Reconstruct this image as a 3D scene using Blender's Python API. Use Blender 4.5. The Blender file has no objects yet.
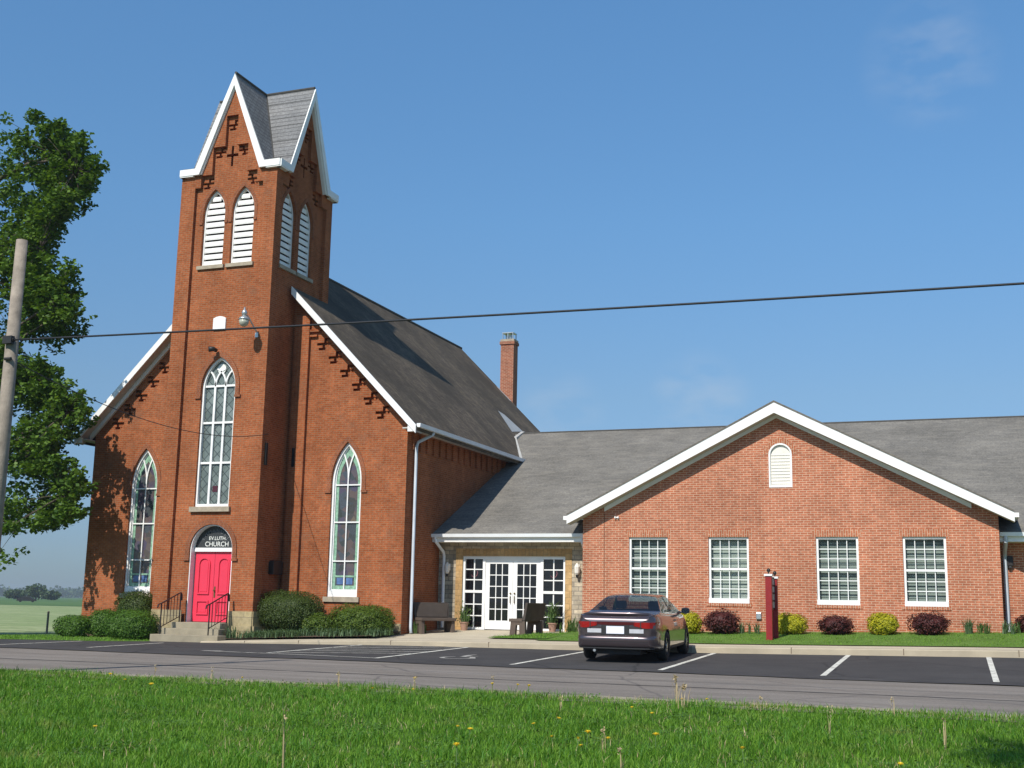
import bpy, bmesh, math, random
import numpy as np
from mathutils import Vector, Matrix
from mathutils.geometry import tessellate_polygon
R = math.radians
random.seed(7); rng = np.random.default_rng(11)
scene = bpy.context.scene
COL = scene.collection

# ------------------------------------------------------------------ camera, sky, sun, exposure
CAM = Vector((24.127, -36.763, 0.552))
YAW, PITCH, ROLL, FPX = 0.36083, 0.18132, 0.0190, 1206.0
cam_data = bpy.data.cameras.new('camera'); cam = bpy.data.objects.new('camera', cam_data); COL.objects.link(cam)
fw = Vector((-math.sin(YAW)*math.cos(PITCH), math.cos(YAW)*math.cos(PITCH), math.sin(PITCH)))
rt = Vector((math.cos(YAW), math.sin(YAW), 0)); up = rt.cross(fw)
cr, sr = math.cos(ROLL), math.sin(ROLL)
r2 = rt*cr + up*sr; u2 = up*cr - rt*sr
cam.matrix_world = Matrix(((r2.x, u2.x, -fw.x, CAM.x), (r2.y, u2.y, -fw.y, CAM.y), (r2.z, u2.z, -fw.z, CAM.z), (0, 0, 0, 1)))
cam_data.sensor_width = 36; cam_data.lens = FPX*36/1024; cam_data.clip_end = 9000; cam_data.clip_start = 0.1
scene.camera = cam
SUN_EL, SUN_AZ = 43.7, 9.3            # shadows run toward +Y, turned 9 degrees toward +X
world = bpy.data.worlds.new('World'); scene.world = world; world.use_nodes = True
nt = world.node_tree; nt.nodes.clear()
sky = nt.nodes.new('ShaderNodeTexSky'); sky.sky_type = 'NISHITA'; sky.sun_disc = False
sky.sun_elevation = R(SUN_EL); sky.sun_rotation = R(180+SUN_AZ)
sky.altitude = 0; sky.air_density = 1.0; sky.dust_density = 0.4; sky.ozone_density = 1.6
bg = nt.nodes.new('ShaderNodeBackground'); bg.inputs['Strength'].default_value = 0.15
wo = nt.nodes.new('ShaderNodeOutputWorld')
tc = nt.nodes.new('ShaderNodeTexCoord'); sx = nt.nodes.new('ShaderNodeSeparateXYZ'); nt.links.new(tc.outputs['Generated'], sx.inputs[0])
cr_ = nt.nodes.new('ShaderNodeValToRGB'); el = cr_.color_ramp.elements           # summer haze: the low sky is duller and bluer than clear air
while len(el) < 6: el.new(.5)
for e_, (p_, c_) in zip(el, ((0, (.25, .36, .56)), (.044, (.30, .395, .58)), (.17, (.48, .59, .68)), (.31, (.56, .80, .93)), (.47, (.63, .955, 1.12)), (1, (.40, .62, .80)))): e_.position = p_; e_.color = (*c_, 1)  # top stop dims the unseen zenith to weaken fill light on shaded walls
nt.links.new(sx.outputs[2], cr_.inputs[0])
ml = nt.nodes.new('ShaderNodeMix'); ml.data_type = 'RGBA'; ml.blend_type = 'MULTIPLY'; ml.inputs[0].default_value = 1
nt.links.new(sky.outputs[0], ml.inputs[6]); nt.links.new(cr_.outputs[0], ml.inputs[7])
last = ml.outputs[2]                                  # three faint wisps of cloud
for d_, lo_, amt in (((-0.0095, 0.9113, 0.4117), .9984, .16), ((-0.1995, 0.9656, 0.1665), .9988, .20), ((-0.3108, 0.9376, 0.1556), .9990, .14)):
    dp = nt.nodes.new('ShaderNodeVectorMath'); dp.operation = 'DOT_PRODUCT'; dp.inputs[1].default_value = d_; nt.links.new(tc.outputs['Generated'], dp.inputs[0])
    mr = nt.nodes.new('ShaderNodeMapRange'); mr.interpolation_type = 'SMOOTHSTEP'; mr.inputs[1].default_value = lo_; mr.inputs[2].default_value = 1; nt.links.new(dp.outputs['Value'], mr.inputs[0])
    mp_ = nt.nodes.new('ShaderNodeMapping'); mp_.inputs['Scale'].default_value = (14, 14, 34); nt.links.new(tc.outputs['Generated'], mp_.inputs[0])
    nz = nt.nodes.new('ShaderNodeTexNoise'); nz.inputs['Scale'].default_value = 1.6; nz.inputs['Detail'].default_value = 6; nt.links.new(mp_.outputs[0], nz.inputs['Vector'])
    m2 = nt.nodes.new('ShaderNodeMapRange'); m2.inputs[1].default_value = .38; m2.inputs[2].default_value = .75; m2.inputs[4].default_value = amt*1.5; nt.links.new(nz.outputs['Fac'], m2.inputs[0])
    mu = nt.nodes.new('ShaderNodeMath'); mu.operation = 'MULTIPLY'; nt.links.new(mr.outputs[0], mu.inputs[0]); nt.links.new(m2.outputs[0], mu.inputs[1])
    cm = nt.nodes.new('ShaderNodeMix'); cm.data_type = 'RGBA'; cm.inputs[7].default_value = (3.9, 4.3, 4.8, 1)
    nt.links.new(mu.outputs[0], cm.inputs[0]); nt.links.new(last, cm.inputs[6]); last = cm.outputs[2]
nt.links.new(last, bg.inputs[0]); nt.links.new(bg.outputs[0], wo.inputs[0])
sun_data = bpy.data.lights.new('sun', 'SUN'); sun_data.energy = 5.0; sun_data.angle = R(0.5); sun_data.color = (1, .95, .87)
sun = bpy.data.objects.new('sun', sun_data); COL.objects.link(sun)
sdir = Vector((math.sin(R(SUN_AZ))*math.cos(R(SUN_EL)), math.cos(R(SUN_AZ))*math.cos(R(SUN_EL)), -math.sin(R(SUN_EL))))
sun.rotation_euler = sdir.to_track_quat('-Z', 'Y').to_euler(); sun.location = (-20, -60, 60)
vs = scene.view_settings; vs.view_transform = 'Standard'; vs.look = 'None'; vs.exposure = 0.0; vs.gamma = 1.0; vs.use_curve_mapping = False

# ------------------------------------------------------------------ helpers
OFF = {}
def link(o): COL.objects.link(o); return o
def thing(name, label, cat, loc=(0, 0, 0), rot=(0, 0, 0), group=None):
    o = bpy.data.objects.new(name, None); link(o); o.location = loc; o.rotation_euler = rot; o.empty_display_size = .3
    tag(o, label, cat, group); OFF[o.name] = Vector(loc); return o
def tag(o, label=None, cat=None, group=None, kind=None):
    if label: o['label'] = label
    if cat: o['category'] = cat
    if group: o['group'] = group
    if kind: o['kind'] = kind
    return o
def root_of(o):
    while o.parent: o = o.parent
    return o
class MB:
    def __init__(s): s.v = []; s.f = []; s.cuts = []
    def cut(s): s.cuts.append((len(s.v), len(s.f)))     # what follows is another piece
    def build_each(s, name, mat, parent=None, **kw):
        out = []; b = [(0, 0)]+s.cuts+[(len(s.v), len(s.f))]
        for (v0, f0), (v1, f1) in zip(b[:-1], b[1:]):
            if v1 == v0: continue
            m = MB(); m.v = s.v[v0:v1]; m.f = [tuple(i-v0 for i in f) for f in s.f[f0:f1]]; out.append(m.build(name, mat, parent, **kw))
        return out
    def add(s, vs, fs):
        b = len(s.v); s.v += [tuple(v) for v in vs]; s.f += [tuple(i+b for i in f) for f in fs]
    def hexa(s, p):  # 8 points: bottom loop 0-3, top loop 4-7
        s.add(p, [(0, 3, 2, 1), (4, 5, 6, 7), (0, 1, 5, 4), (1, 2, 6, 5), (2, 3, 7, 6), (3, 0, 4, 7)])
    def box(s, x0, x1, y0, y1, z0, z1):
        s.hexa([(x0, y0, z0), (x1, y0, z0), (x1, y1, z0), (x0, y1, z0), (x0, y0, z1), (x1, y0, z1), (x1, y1, z1), (x0, y1, z1)])
    def tube(s, pts, r, n=8, caps=True):
        pts = [Vector(p) for p in pts]; rs = r if isinstance(r, (list, tuple)) else [r]*len(pts)
        vs = []; prev = None
        for i, p in enumerate(pts):
            d = (pts[min(i+1, len(pts)-1)]-pts[max(i-1, 0)]).normalized()
            a = d.orthogonal().normalized() if prev is None else (prev-d*prev.dot(d)).normalized()
            prev = a; b = d.cross(a)
            for k in range(n):
                t = 2*math.pi*k/n; vs.append(p+(a*math.cos(t)+b*math.sin(t))*rs[i])
        fs = [(i*n+k, i*n+(k+1) % n, (i+1)*n+(k+1) % n, (i+1)*n+k) for i in range(len(pts)-1) for k in range(n)]
        if caps: fs += [tuple(range(n-1, -1, -1)), tuple((len(pts)-1)*n+k for k in range(n))]
        s.add(vs, fs)
    def lathe(s, c, prof, n=16):
        vs = [(c[0]+r*math.cos(2*math.pi*k/n), c[1]+r*math.sin(2*math.pi*k/n), c[2]+z) for r, z in prof for k in range(n)]
        fs = [(i*n+k, i*n+(k+1) % n, (i+1)*n+(k+1) % n, (i+1)*n+k) for i in range(len(prof)-1) for k in range(n)]
        fs += [tuple(range(n-1, -1, -1)), tuple((len(prof)-1)*n+k for k in range(n))]
        s.add(vs, fs)
    def build(s, name, mat, parent=None, label=None, smooth=False, local=False, bevel=0):
        me = bpy.data.meshes.new(name)
        off = Vector((0, 0, 0))
        if parent is not None and not local: off = OFF[root_of(parent).name]
        me.from_pydata([tuple(Vector(v)-off) for v in s.v], [], s.f); me.update()
        o = bpy.data.objects.new(name, me); link(o); me.materials.append(mat)
        if smooth: me.polygons.foreach_set('use_smooth', [True]*len(me.polygons))
        if parent is not None: o.parent = parent
        if label: o['label'] = label
        if bevel:
            b = o.modifiers.new('bevel', 'BEVEL'); b.width = bevel; b.segments = 2; b.limit_method = 'ANGLE'
        return o
def struct(o, label=None): o['kind'] = 'structure'; return o
def quads(name, V, mat, parent=None, kind=None, smooth=False):
    """V: (n,4,3) array of quads -> one mesh"""
    n = len(V); me = bpy.data.meshes.new(name)
    V = V.astype(np.float32)
    if parent is not None: V = V-np.array(OFF[root_of(parent).name], np.float32)
    me.vertices.add(n*4); me.vertices.foreach_set('co', V.reshape(-1))
    me.loops.add(n*4); me.loops.foreach_set('vertex_index', np.arange(n*4, dtype=np.int32))
    me.polygons.add(n); me.polygons.foreach_set('loop_start', np.arange(0, n*4, 4, dtype=np.int32))
    me.update(calc_edges=True); me.validate()
    o = bpy.data.objects.new(name, me); link(o); me.materials.append(mat)
    if parent is not None: o.parent = parent
    if kind: o['kind'] = kind
    return o
def rand_dirs(n):
    d = rng.normal(size=(n, 3)); return d/np.linalg.norm(d, axis=1, keepdims=True)
def leaf_quads(C, size, up_bias=.35, aspect=.6, nrm=None):
    """diamond leaves at points C (n,3)"""
    n = len(C); N = rand_dirs(n); N[:, 2] = np.abs(N[:, 2])+up_bias
    if nrm is not None: N = N*.7+nrm
    N /= np.linalg.norm(N, axis=1, keepdims=True)
    T = np.cross(N, rand_dirs(n)); T /= np.linalg.norm(T, axis=1, keepdims=True)+1e-9
    B = np.cross(N, T); s = (np.asarray(size)*rng.uniform(.65, 1.35, n))[:, None]
    return np.stack([C-T*s*.5, C+B*s*aspect*.5, C+T*s*.5, C-B*s*aspect*.5], 1)
def copy_tree(o, parent=None):
    c = o.copy(); COL.objects.link(c)
    if parent is not None: c.parent = parent
    for ch in list(o.children): copy_tree(ch, c)
    return c
class Fr:
    """a wall's own frame: u along the wall, z up, d outward"""
    def __init__(s, o, u, n): s.o = Vector(o); s.u = Vector(u); s.n = Vector(n)
    def P(s, u, z, d=0): return s.o+s.u*u+Vector((0, 0, z))+s.n*d
    def box(s, mb, u0, u1, z0, z1, d0, d1):
        mb.hexa([s.P(u0, z0, d1), s.P(u1, z0, d1), s.P(u1, z0, d0), s.P(u0, z0, d0), s.P(u0, z1, d1), s.P(u1, z1, d1), s.P(u1, z1, d0), s.P(u0, z1, d0)])
    def panel(s, mb, loops, d, depth, back=False, open_=False):
        tri = tessellate_polygon([[Vector((u, z, 0)) for u, z in lp] for lp in loops])
        flat = [p for lp in loops for p in lp]
        mb.add([s.P(u, z, d) for u, z in flat], tri)
        if back: mb.add([s.P(u, z, d-depth) for u, z in flat], tri)
        if depth:
            for lp in (loops[1:] if len(loops) > 1 or open_ else loops):
                n = len(lp)
                mb.add([s.P(u, z, d) for u, z in lp]+[s.P(u, z, d-depth) for u, z in lp], [(i, (i+1) % n, n+(i+1) % n, n+i) for i in range(n)])
    def ring(s, mb, outer, inner, d, depth):
        n = len(outer)
        vs = [s.P(u, z, d) for u, z in outer]+[s.P(u, z, d) for u, z in inner]+[s.P(u, z, d-depth) for u, z in outer]+[s.P(u, z, d-depth) for u, z in inner]
        fs = []
        for i in range(n):
            j = (i+1) % n
            fs += [(i, j, n+j, n+i), (i, 2*n+i, 2*n+j, j), (n+i, n+j, 3*n+j, 3*n+i)]
        mb.add(vs, fs)
    def strip(s, mb, pts, w, d0, d1):
        """flat bar following a polyline in the wall's plane"""
        L = []; Rr = []
        for i, p in enumerate(pts):
            a = Vector(pts[max(i-1, 0)]); b = Vector(pts[min(i+1, len(pts)-1)]); t = (b-a).normalized(); q = Vector((-t.y, t.x))*w*.5
            L.append((p[0]+q.x, p[1]+q.y)); Rr.append((p[0]-q.x, p[1]-q.y))
        loop = L+Rr[::-1]; n = len(pts)
        vs = [s.P(u, z, d1) for u, z in loop]+[s.P(u, z, d0) for u, z in loop]; m = 2*n
        fs = [(i, i+1, m-2-i, m-1-i) for i in range(n-1)]
        fs += [(i, (i+1) % m, m+(i+1) % m, m+i) for i in range(m)]
        mb.add(vs, fs)
class FrM(Fr):
    """a wall frame whose points pass through a fixed placement f"""
    def __init__(s, o, u, n, f): Fr.__init__(s, o, u, n); s.f = f
    def P(s, u, z, d=0): return s.f(Fr.P(s, u, z, d))
def arc_right(c, w, zs, zt, n=10):
    a = w/2; h = zt-zs; rr = (a*a+h*h)/(2*a); cx = c+a-rr; th = math.atan2(h, c-cx)
    return [(cx+rr*math.cos(th*i/n), zs+rr*math.sin(th*i/n)) for i in range(n+1)]
def gothic(c, w, z0, zs, zt, n=10):
    r = arc_right(c, w, zs, zt, n); l = [(2*c-x, z) for x, z in r][::-1][1:]
    return [(c-w/2, z0), (c+w/2, z0)]+r+l
# ------------------------------------------------------------------ materials
def new_mat(name):
    m = bpy.data.materials.new(name); m.use_nodes = True; t = m.node_tree
    return m, t, t.nodes['Principled BSDF'], t.nodes['Material Output']
def N(t, typ, **kw):
    n = t.nodes.new(typ)
    for k, v in kw.items(): setattr(n, k, v)
    return n
def pos_noise(t, scale, detail=4, rough=.6, vec=None):
    n = N(t, 'ShaderNodeTexNoise'); n.inputs['Scale'].default_value = scale; n.inputs['Detail'].default_value = detail; n.inputs['Roughness'].default_value = rough
    if vec is None: g = N(t, 'ShaderNodeNewGeometry'); vec = g.outputs['Position']
    t.links.new(vec, n.inputs['Vector']); return n.outputs['Fac']
def ramp(t, fac, stops):
    r = N(t, 'ShaderNodeValToRGB'); e = r.color_ramp.elements
    while len(e) < len(stops): e.new(.5)
    for i, (p, c) in enumerate(stops): e[i].position = p; e[i].color = (*c, 1) if len(c) == 3 else c
    t.links.new(fac, r.inputs[0]); return r.outputs['Color']
def mixc(t, a, b, fac, mode='MIX'):
    m = N(t, 'ShaderNodeMix', data_type='RGBA', blend_type=mode)
    for sock, v in ((m.inputs[6], a), (m.inputs[7], b), (m.inputs[0], fac)):
        if isinstance(v, (int, float)): sock.default_value = v
        elif isinstance(v, tuple): sock.default_value = (*v, 1)
        else: t.links.new(v, sock)
    return m.outputs[2]
def bump(t, h, b, strength=.3, dist=.02):
    n = N(t, 'ShaderNodeBump'); n.inputs['Strength'].default_value = strength; n.inputs['Distance'].default_value = dist
    t.links.new(h, n.inputs['Height']); t.links.new(n.outputs[0], b.inputs['Normal'])
def wall_vec(t, rot=False):
    g = N(t, 'ShaderNodeNewGeometry'); s = N(t, 'ShaderNodeSeparateXYZ'); t.links.new(g.outputs['Position'], s.inputs[0])
    a = N(t, 'ShaderNodeMath', operation='ADD'); t.links.new(s.outputs[0], a.inputs[0]); t.links.new(s.outputs[1], a.inputs[1])
    c = N(t, 'ShaderNodeCombineXYZ')
    t.links.new(a.outputs[0], c.inputs[1 if rot else 0]); t.links.new(s.outputs[2], c.inputs[0 if rot else 1]); return c.outputs[0]
def brick_mat(name, c1, c2, mortar, bw=.215, bh=.0715, ms=.008, rot=False, var=(.75, 1.2), stain=None, bias=0):
    m, t, b, o = new_mat(name); v = wall_vec(t, rot); v0 = wall_vec(t)
    k = N(t, 'ShaderNodeTexBrick'); t.links.new(v, k.inputs['Vector'])
    k.inputs['Scale'].default_value = 1; k.inputs['Brick Width'].default_value = bw; k.inputs['Row Height'].default_value = bh
    k.inputs['Mortar Size'].default_value = ms; k.inputs['Mortar Smooth'].default_value = .2; k.inputs['Bias'].default_value = bias
    for s, c in (('Color1', c1), ('Color2', c2), ('Mortar', mortar)): k.inputs[s].default_value = (*c, 1)
    n1 = pos_noise(t, .55, 5, .65); n2 = pos_noise(t, 9, 3)
    f1 = ramp(t, n1, [(.3, (var[0],)*3), (.7, (var[1],)*3)]); f2 = ramp(t, n2, [(.25, (.78,)*3), (.75, (1.2,)*3)])
    c = mixc(t, k.outputs['Color'], f1, 1.0, 'MULTIPLY'); c = mixc(t, c, f2, 1.0, 'MULTIPLY')
    g2 = N(t, 'ShaderNodeMapping'); g2.inputs['Scale'].default_value = (1.6, .16, 1); t.links.new(v0, g2.inputs[0])
    c = mixc(t, c, ramp(t, pos_noise(t, 1.0, 5, .65, g2.outputs[0]), [(.3, (.80,)*3), (.62, (1.08,)*3)]), .8, 'MULTIPLY')
    if stain:
        ns = pos_noise(t, 1.3, 6, .7); c = mixc(t, c, stain, ramp(t, ns, [(.56, (0, 0, 0)), (.74, (.6,)*3)]))
    t.links.new(c, b.inputs['Base Color']); b.inputs['Roughness'].default_value = .9; b.inputs['Specular IOR Level'].default_value = .06
    inv = N(t, 'ShaderNodeMath', operation='SUBTRACT'); inv.inputs[0].default_value = 1; t.links.new(k.outputs['Fac'], inv.inputs[1])
    bump(t, inv.outputs[0], b, .5, .006); return m
def plain(name, col, rough=.6, var=.12, scale=3, metal=0, spec=.4, bmp=0, coat=0):
    m, t, b, o = new_mat(name)
    n = pos_noise(t, scale, 5)
    c = ramp(t, n, [(.25, tuple(x*(1-var) for x in col)), (.75, tuple(min(1, x*(1+var)) for x in col))])
    t.links.new(c, b.inputs['Base Color']); b.inputs['Roughness'].default_value = rough; b.inputs['Metallic'].default_value = metal
    b.inputs['Specular IOR Level'].default_value = spec; b.inputs['Coat Weight'].default_value = coat
    if bmp: bump(t, pos_noise(t, scale*8, 4), b, bmp, .02)
    return m
def leaf_mat(name, c_lo, c_hi, trans=.3, rough=.55, patch=None):
    m, t, b, o = new_mat(name)
    g = N(t, 'ShaderNodeNewGeometry')
    c = ramp(t, g.outputs['Random Per Island'], [(0, c_lo), (1, c_hi)])
    if patch: c = mixc(t, c, patch[0], ramp(t, pos_noise(t, patch[1], 4), [(patch[2], (0, 0, 0)), (patch[2]+.18, (1, 1, 1))]))
    t.links.new(c, b.inputs['Base Color']); b.inputs['Roughness'].default_value = rough; b.inputs['Specular IOR Level'].default_value = .3
    tr = N(t, 'ShaderNodeBsdfTranslucent'); t.links.new(mixc(t, c, (1.15, 1.1, .5), 1.0, 'MULTIPLY'), tr.inputs[0])
    mx = N(t, 'ShaderNodeMixShader'); mx.inputs[0].default_value = trans
    t.links.new(b.outputs[0], mx.inputs[1]); t.links.new(tr.outputs[0], mx.inputs[2]); t.links.new(mx.outputs[0], o.inputs['Surface']); return m
def shingle_mat(name, c1, c2, bw, bh, axis_slope, dirt=None, streak=None, row=.6):
    """courses follow height; rows run along the slope"""
    m, t, b, o = new_mat(name)
    g = N(t, 'ShaderNodeNewGeometry'); s = N(t, 'ShaderNodeSeparateXYZ'); t.links.new(g.outputs['Position'], s.inputs[0])
    c = N(t, 'ShaderNodeCombineXYZ'); t.links.new(s.outputs[axis_slope], c.inputs[0]); t.links.new(s.outputs[2], c.inputs[1])
    k = N(t, 'ShaderNodeTexBrick'); t.links.new(c.outputs[0], k.inputs['Vector']); k.inputs['Scale'].default_value = 1
    k.inputs['Brick Width'].default_value = bw; k.inputs['Row Height'].default_value = bh; k.inputs['Mortar Size'].default_value = bh*.09; k.inputs['Mortar Smooth'].default_value = .4
    k.inputs['Color1'].default_value = (*c1, 1); k.inputs['Color2'].default_value = (*c2, 1); k.inputs['Mortar'].default_value = (*[x*row for x in c1], 1)
    cc = mixc(t, k.outputs['Color'], ramp(t, pos_noise(t, .5, 6, .7), [(.3, (.78,)*3), (.72, (1.22,)*3)]), 1.0, 'MULTIPLY')
    cc = mixc(t, cc, ramp(t, pos_noise(t, 14, 3), [(.3, (.7,)*3), (.7, (1.3,)*3)]), .8, 'MULTIPLY')
    if streak:
        mp = N(t, 'ShaderNodeMapping'); mp.inputs['Scale'].default_value = (.45, 1.7, .45); t.links.new(g.outputs['Position'], mp.inputs[0])
        cc = mixc(t, cc, streak, ramp(t, pos_noise(t, 1.6, 6, .75, mp.outputs[0]), [(.52, (0, 0, 0)), (.7, (.75,)*3)]))
    if dirt: cc = mixc(t, cc, dirt, ramp(t, pos_noise(t, .3, 5, .7), [(.45, (0, 0, 0)), (.65, (.8,)*3)]))
    t.links.new(cc, b.inputs['Base Color']); b.inputs['Roughness'].default_value = .92; b.inputs['Specular IOR Level'].default_value = .2
    bump(t, k.outputs['Fac'], b, -.4, .01); return m
def glass_mat(name, tint, clear=.35, rough=.03):
    m, t, b, o = new_mat(name)
    b.inputs['Base Color'].default_value = (*tint, 1); b.inputs['Roughness'].default_value = rough; b.inputs['Specular IOR Level'].default_value = .7
    tr = N(t, 'ShaderNodeBsdfTransparent'); tr.inputs[0].default_value = (.8, .86, .84, 1)
    mx = N(t, 'ShaderNodeMixShader'); mx.inputs[0].default_value = clear
    bump(t, pos_noise(t, 1.2, 2), b, .05, .05)
    t.links.new(b.outputs[0], mx.inputs[1]); t.links.new(tr.outputs[0], mx.inputs[2]); t.links.new(mx.outputs[0], o.inputs['Surface']); return m

M = {}
M['church_brick'] = brick_mat('church_brick', (.35, .102, .038), (.27, .075, .028), (.29, .16, .09), ms=.009, var=(.76, 1.2), stain=(.22, .115, .07))
M['church_brick_arch'] = brick_mat('church_brick_arch', (.29, .09, .04), (.235, .07, .033), (.25, .14, .085), bw=.1, bh=.0715, ms=.009)
M['annex_brick'] = brick_mat('annex_brick', (.47, .162, .087), (.37, .117, .062), (.56, .37, .255), ms=.0095, var=(.84, 1.14), stain=(.36, .17, .105))
M['annex_brick_soldier'] = brick_mat('annex_brick_soldier', (.43, .145, .075), (.37, .12, .06), (.52, .34, .23), rot=True, bw=.23, bh=.0715, ms=.0105, var=(.9, 1.1))
M['chimney_brick'] = brick_mat('chimney_brick', (.33, .11, .06), (.26, .08, .045), (.4, .27, .19), ms=.01)
M['fieldstone'] = brick_mat('fieldstone', (.52, .44, .32), (.31, .265, .20), (.24, .21, .17), bw=.34, bh=.15, ms=.014, var=(.7, 1.3))
M['sandstone'] = brick_mat('sandstone', (.55, .36, .17), (.46, .28, .12), (.3, .2, .1), bw=.3, bh=.21, ms=.007)
M['sandstone_soldier'] = brick_mat('sandstone_soldier', (.5, .32, .15), (.42, .25, .105), (.28, .19, .1), bw=.3, bh=.13, ms=.008, rot=True)
M['base_stone'] = brick_mat('base_stone', (.40, .32, .17), (.34, .28, .17), (.22, .18, .12), bw=.8, bh=.44, ms=.01, stain=(.3, .27, .22))
M['sill_stone'] = plain('sill_stone', (.36, .30, .22), .9, .25, 6, bmp=.3)
M['step_stone'] = plain('step_stone', (.29, .25, .175), .9, .2, 2.5, bmp=.3)
M['white'] = plain('white_paint', (.80, .79, .76), .5, .09, 1.7)
M['offwhite'] = plain('offwhite_vinyl', (.74, .70, .62), .6, .05, 4)
M['soffit'] = plain('soffit_paint', (.5, .48, .44), .7, .08, 4)
M['louver'] = plain('louver_paint', (.84, .82, .78), .55, .08, 5)
M['red_door'] = plain('red_door_paint', (.72, .045, .085), .38, .06, 1.5)
M['gutter'] = plain('white_gutter', (.76, .77, .77), .4, .06, 2)
M['downspout'] = plain('weathered_downspout', (.50, .55, .60), .45, .15, 1.2)
M['black'] = plain('black_iron', (.02, .018, .017), .5, .3, 4)
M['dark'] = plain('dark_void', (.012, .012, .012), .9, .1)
M['lead'] = plain('lunette_board', (.035, .038, .04), .5, .2, 6)
M['letters'] = plain('letter_paint', (.74, .74, .68), .6, .15, 20)
M['letters_dim'] = plain('letter_paint_worn', (.12, .125, .13), .6, .3, 20)
M['church_roof'] = shingle_mat('church_shingle', (.125, .098, .07), (.085, .068, .05), .3, .1, 1, dirt=(.055, .045, .033), streak=(.21, .165, .11))
M['tower_roof'] = shingle_mat('tower_shingle', (.225, .222, .22), (.195, .195, .197), .3, .17, 1, row=.42)
M['annex_roof'] = shingle_mat('annex_shingle', (.19, .176, .152), (.152, .142, .126), .33, .075, 0, streak=(.225, .205, .172), row=.72)
M['flash'] = plain('roof_flashing', (.42, .41, .38), .5, .2, 3)
M['ridge'] = plain('ridge_cap', (.07, .066, .06), .9, .2, 3)
M['concrete'] = plain('pale_concrete', (.50, .43, .31), .92, .13, 1.1, bmp=.2)
M['kerb'] = plain('kerb_concrete', (.41, .345, .245), .92, .16, 1.4, bmp=.25)
M['brass'] = plain('aged_brass', (.25, .17, .07), .35, .2, 5, metal=.8)
M['steel'] = plain('galvanised_steel', (.5, .52, .52), .35, .15, 6, metal=.7)
M['lampglass'] = plain('lamp_glass', (.42, .42, .34), .2, .1, 4)
M['bench'] = plain('bench_concrete', (.10, .073, .056), .85, .2, 4, bmp=.2)
M['benchpanel'] = plain('bench_panel', (.065, .05, .04), .8, .2, 4, bmp=.2)
M['signred'] = plain('sign_post_red', (.24, .012, .013), .5, .15, 3)
M['signpanel'] = plain('sign_panel', (.45, .4, .38), .6, .1, 3)
M['terracotta'] = plain('pot_clay', (.34, .2, .14), .85, .2, 6)
M['wood'] = plain('pole_wood', (.27, .225, .18), .9, .35, 5, bmp=.5)
M['bark'] = plain('tree_bark', (.10, .08, .062), .95, .35, 4, bmp=.7)
M['cable'] = plain('cable_black', (.015, .016, .02), .6, .1)
M['mulch'] = plain('mulch', (.10, .062, .04), .95, .35, 7, bmp=.5)
def stained_mat():
    m, t, b, o = new_mat('stained_glass'); v = wall_vec(t)
    vo = N(t, 'ShaderNodeTexVoronoi'); vo.inputs['Scale'].default_value = 4.5; t.links.new(v, vo.inputs['Vector'])
    sp = N(t, 'ShaderNodeSeparateColor'); t.links.new(vo.outputs['Color'], sp.inputs[0])
    c = ramp(t, sp.outputs[0], [(.0, (.07, .08, .095)), (.3, (.045, .05, .045)), (.5, (.12, .085, .075)), (.7, (.075, .062, .10)), (1., (.14, .11, .075))])
    t.links.new(c, b.inputs['Base Color']); b.inputs['Roughness'].default_value = .15; b.inputs['Specular IOR Level'].default_value = .5
    bump(t, pos_noise(t, 7, 2), b, .2, .03); return m
M['stained'] = stained_mat()
M['stained_border'] = plain('stained_border_green', (.24, .40, .28), .2, .5, 9)
M['stained_blue'] = plain('stained_blue', (.09, .16, .33), .2, .35, 6)
def storm_mat():
    m, t, b, o = new_mat('protected_pane'); v = wall_vec(t)
    mp = N(t, 'ShaderNodeMapping'); mp.inputs['Rotation'].default_value = (0, 0, R(45)); t.links.new(v, mp.inputs[0])
    ck = N(t, 'ShaderNodeTexBrick'); t.links.new(mp.outputs[0], ck.inputs['Vector']); ck.inputs['Scale'].default_value = 1; ck.offset = 0
    ck.inputs['Brick Width'].default_value = .24; ck.inputs['Row Height'].default_value = .24; ck.inputs['Mortar Size'].default_value = .016
    ck.inputs['Color1'].default_value = (.17, .20, .185, 1); ck.inputs['Color2'].default_value = (.11, .135, .12, 1); ck.inputs['Mortar'].default_value = (.055, .065, .06, 1)
    c = mixc(t, ck.outputs['Color'], ramp(t, pos_noise(t, 1.6, 4), [(.3, (.75,)*3), (.7, (1.3,)*3)]), 1.0, 'MULTIPLY')
    t.links.new(c, b.inputs['Base Color']); b.inputs['Roughness'].default_value = .22; b.inputs['Specular IOR Level'].default_value = .6
    bump(t, pos_noise(t, 1.5, 2), b, .1, .05); return m
M['storm'] = storm_mat()
M['glass'] = glass_mat('window_glass', (.01, .012, .012), .70)
M['doorglass'] = glass_mat('door_glass', (.006, .006, .008), .10)
M['blind_light'] = plain('window_blind_light', (.80, .82, .74), .7, .1, 2)
M['blind'] = plain('window_blind', (.52, .55, .50), .7, .1, 2)
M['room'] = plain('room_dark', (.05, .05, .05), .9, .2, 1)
M['pinkglow'] = plain('door_wreath', (.35, .12, .14), .7, .4, 14)

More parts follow.
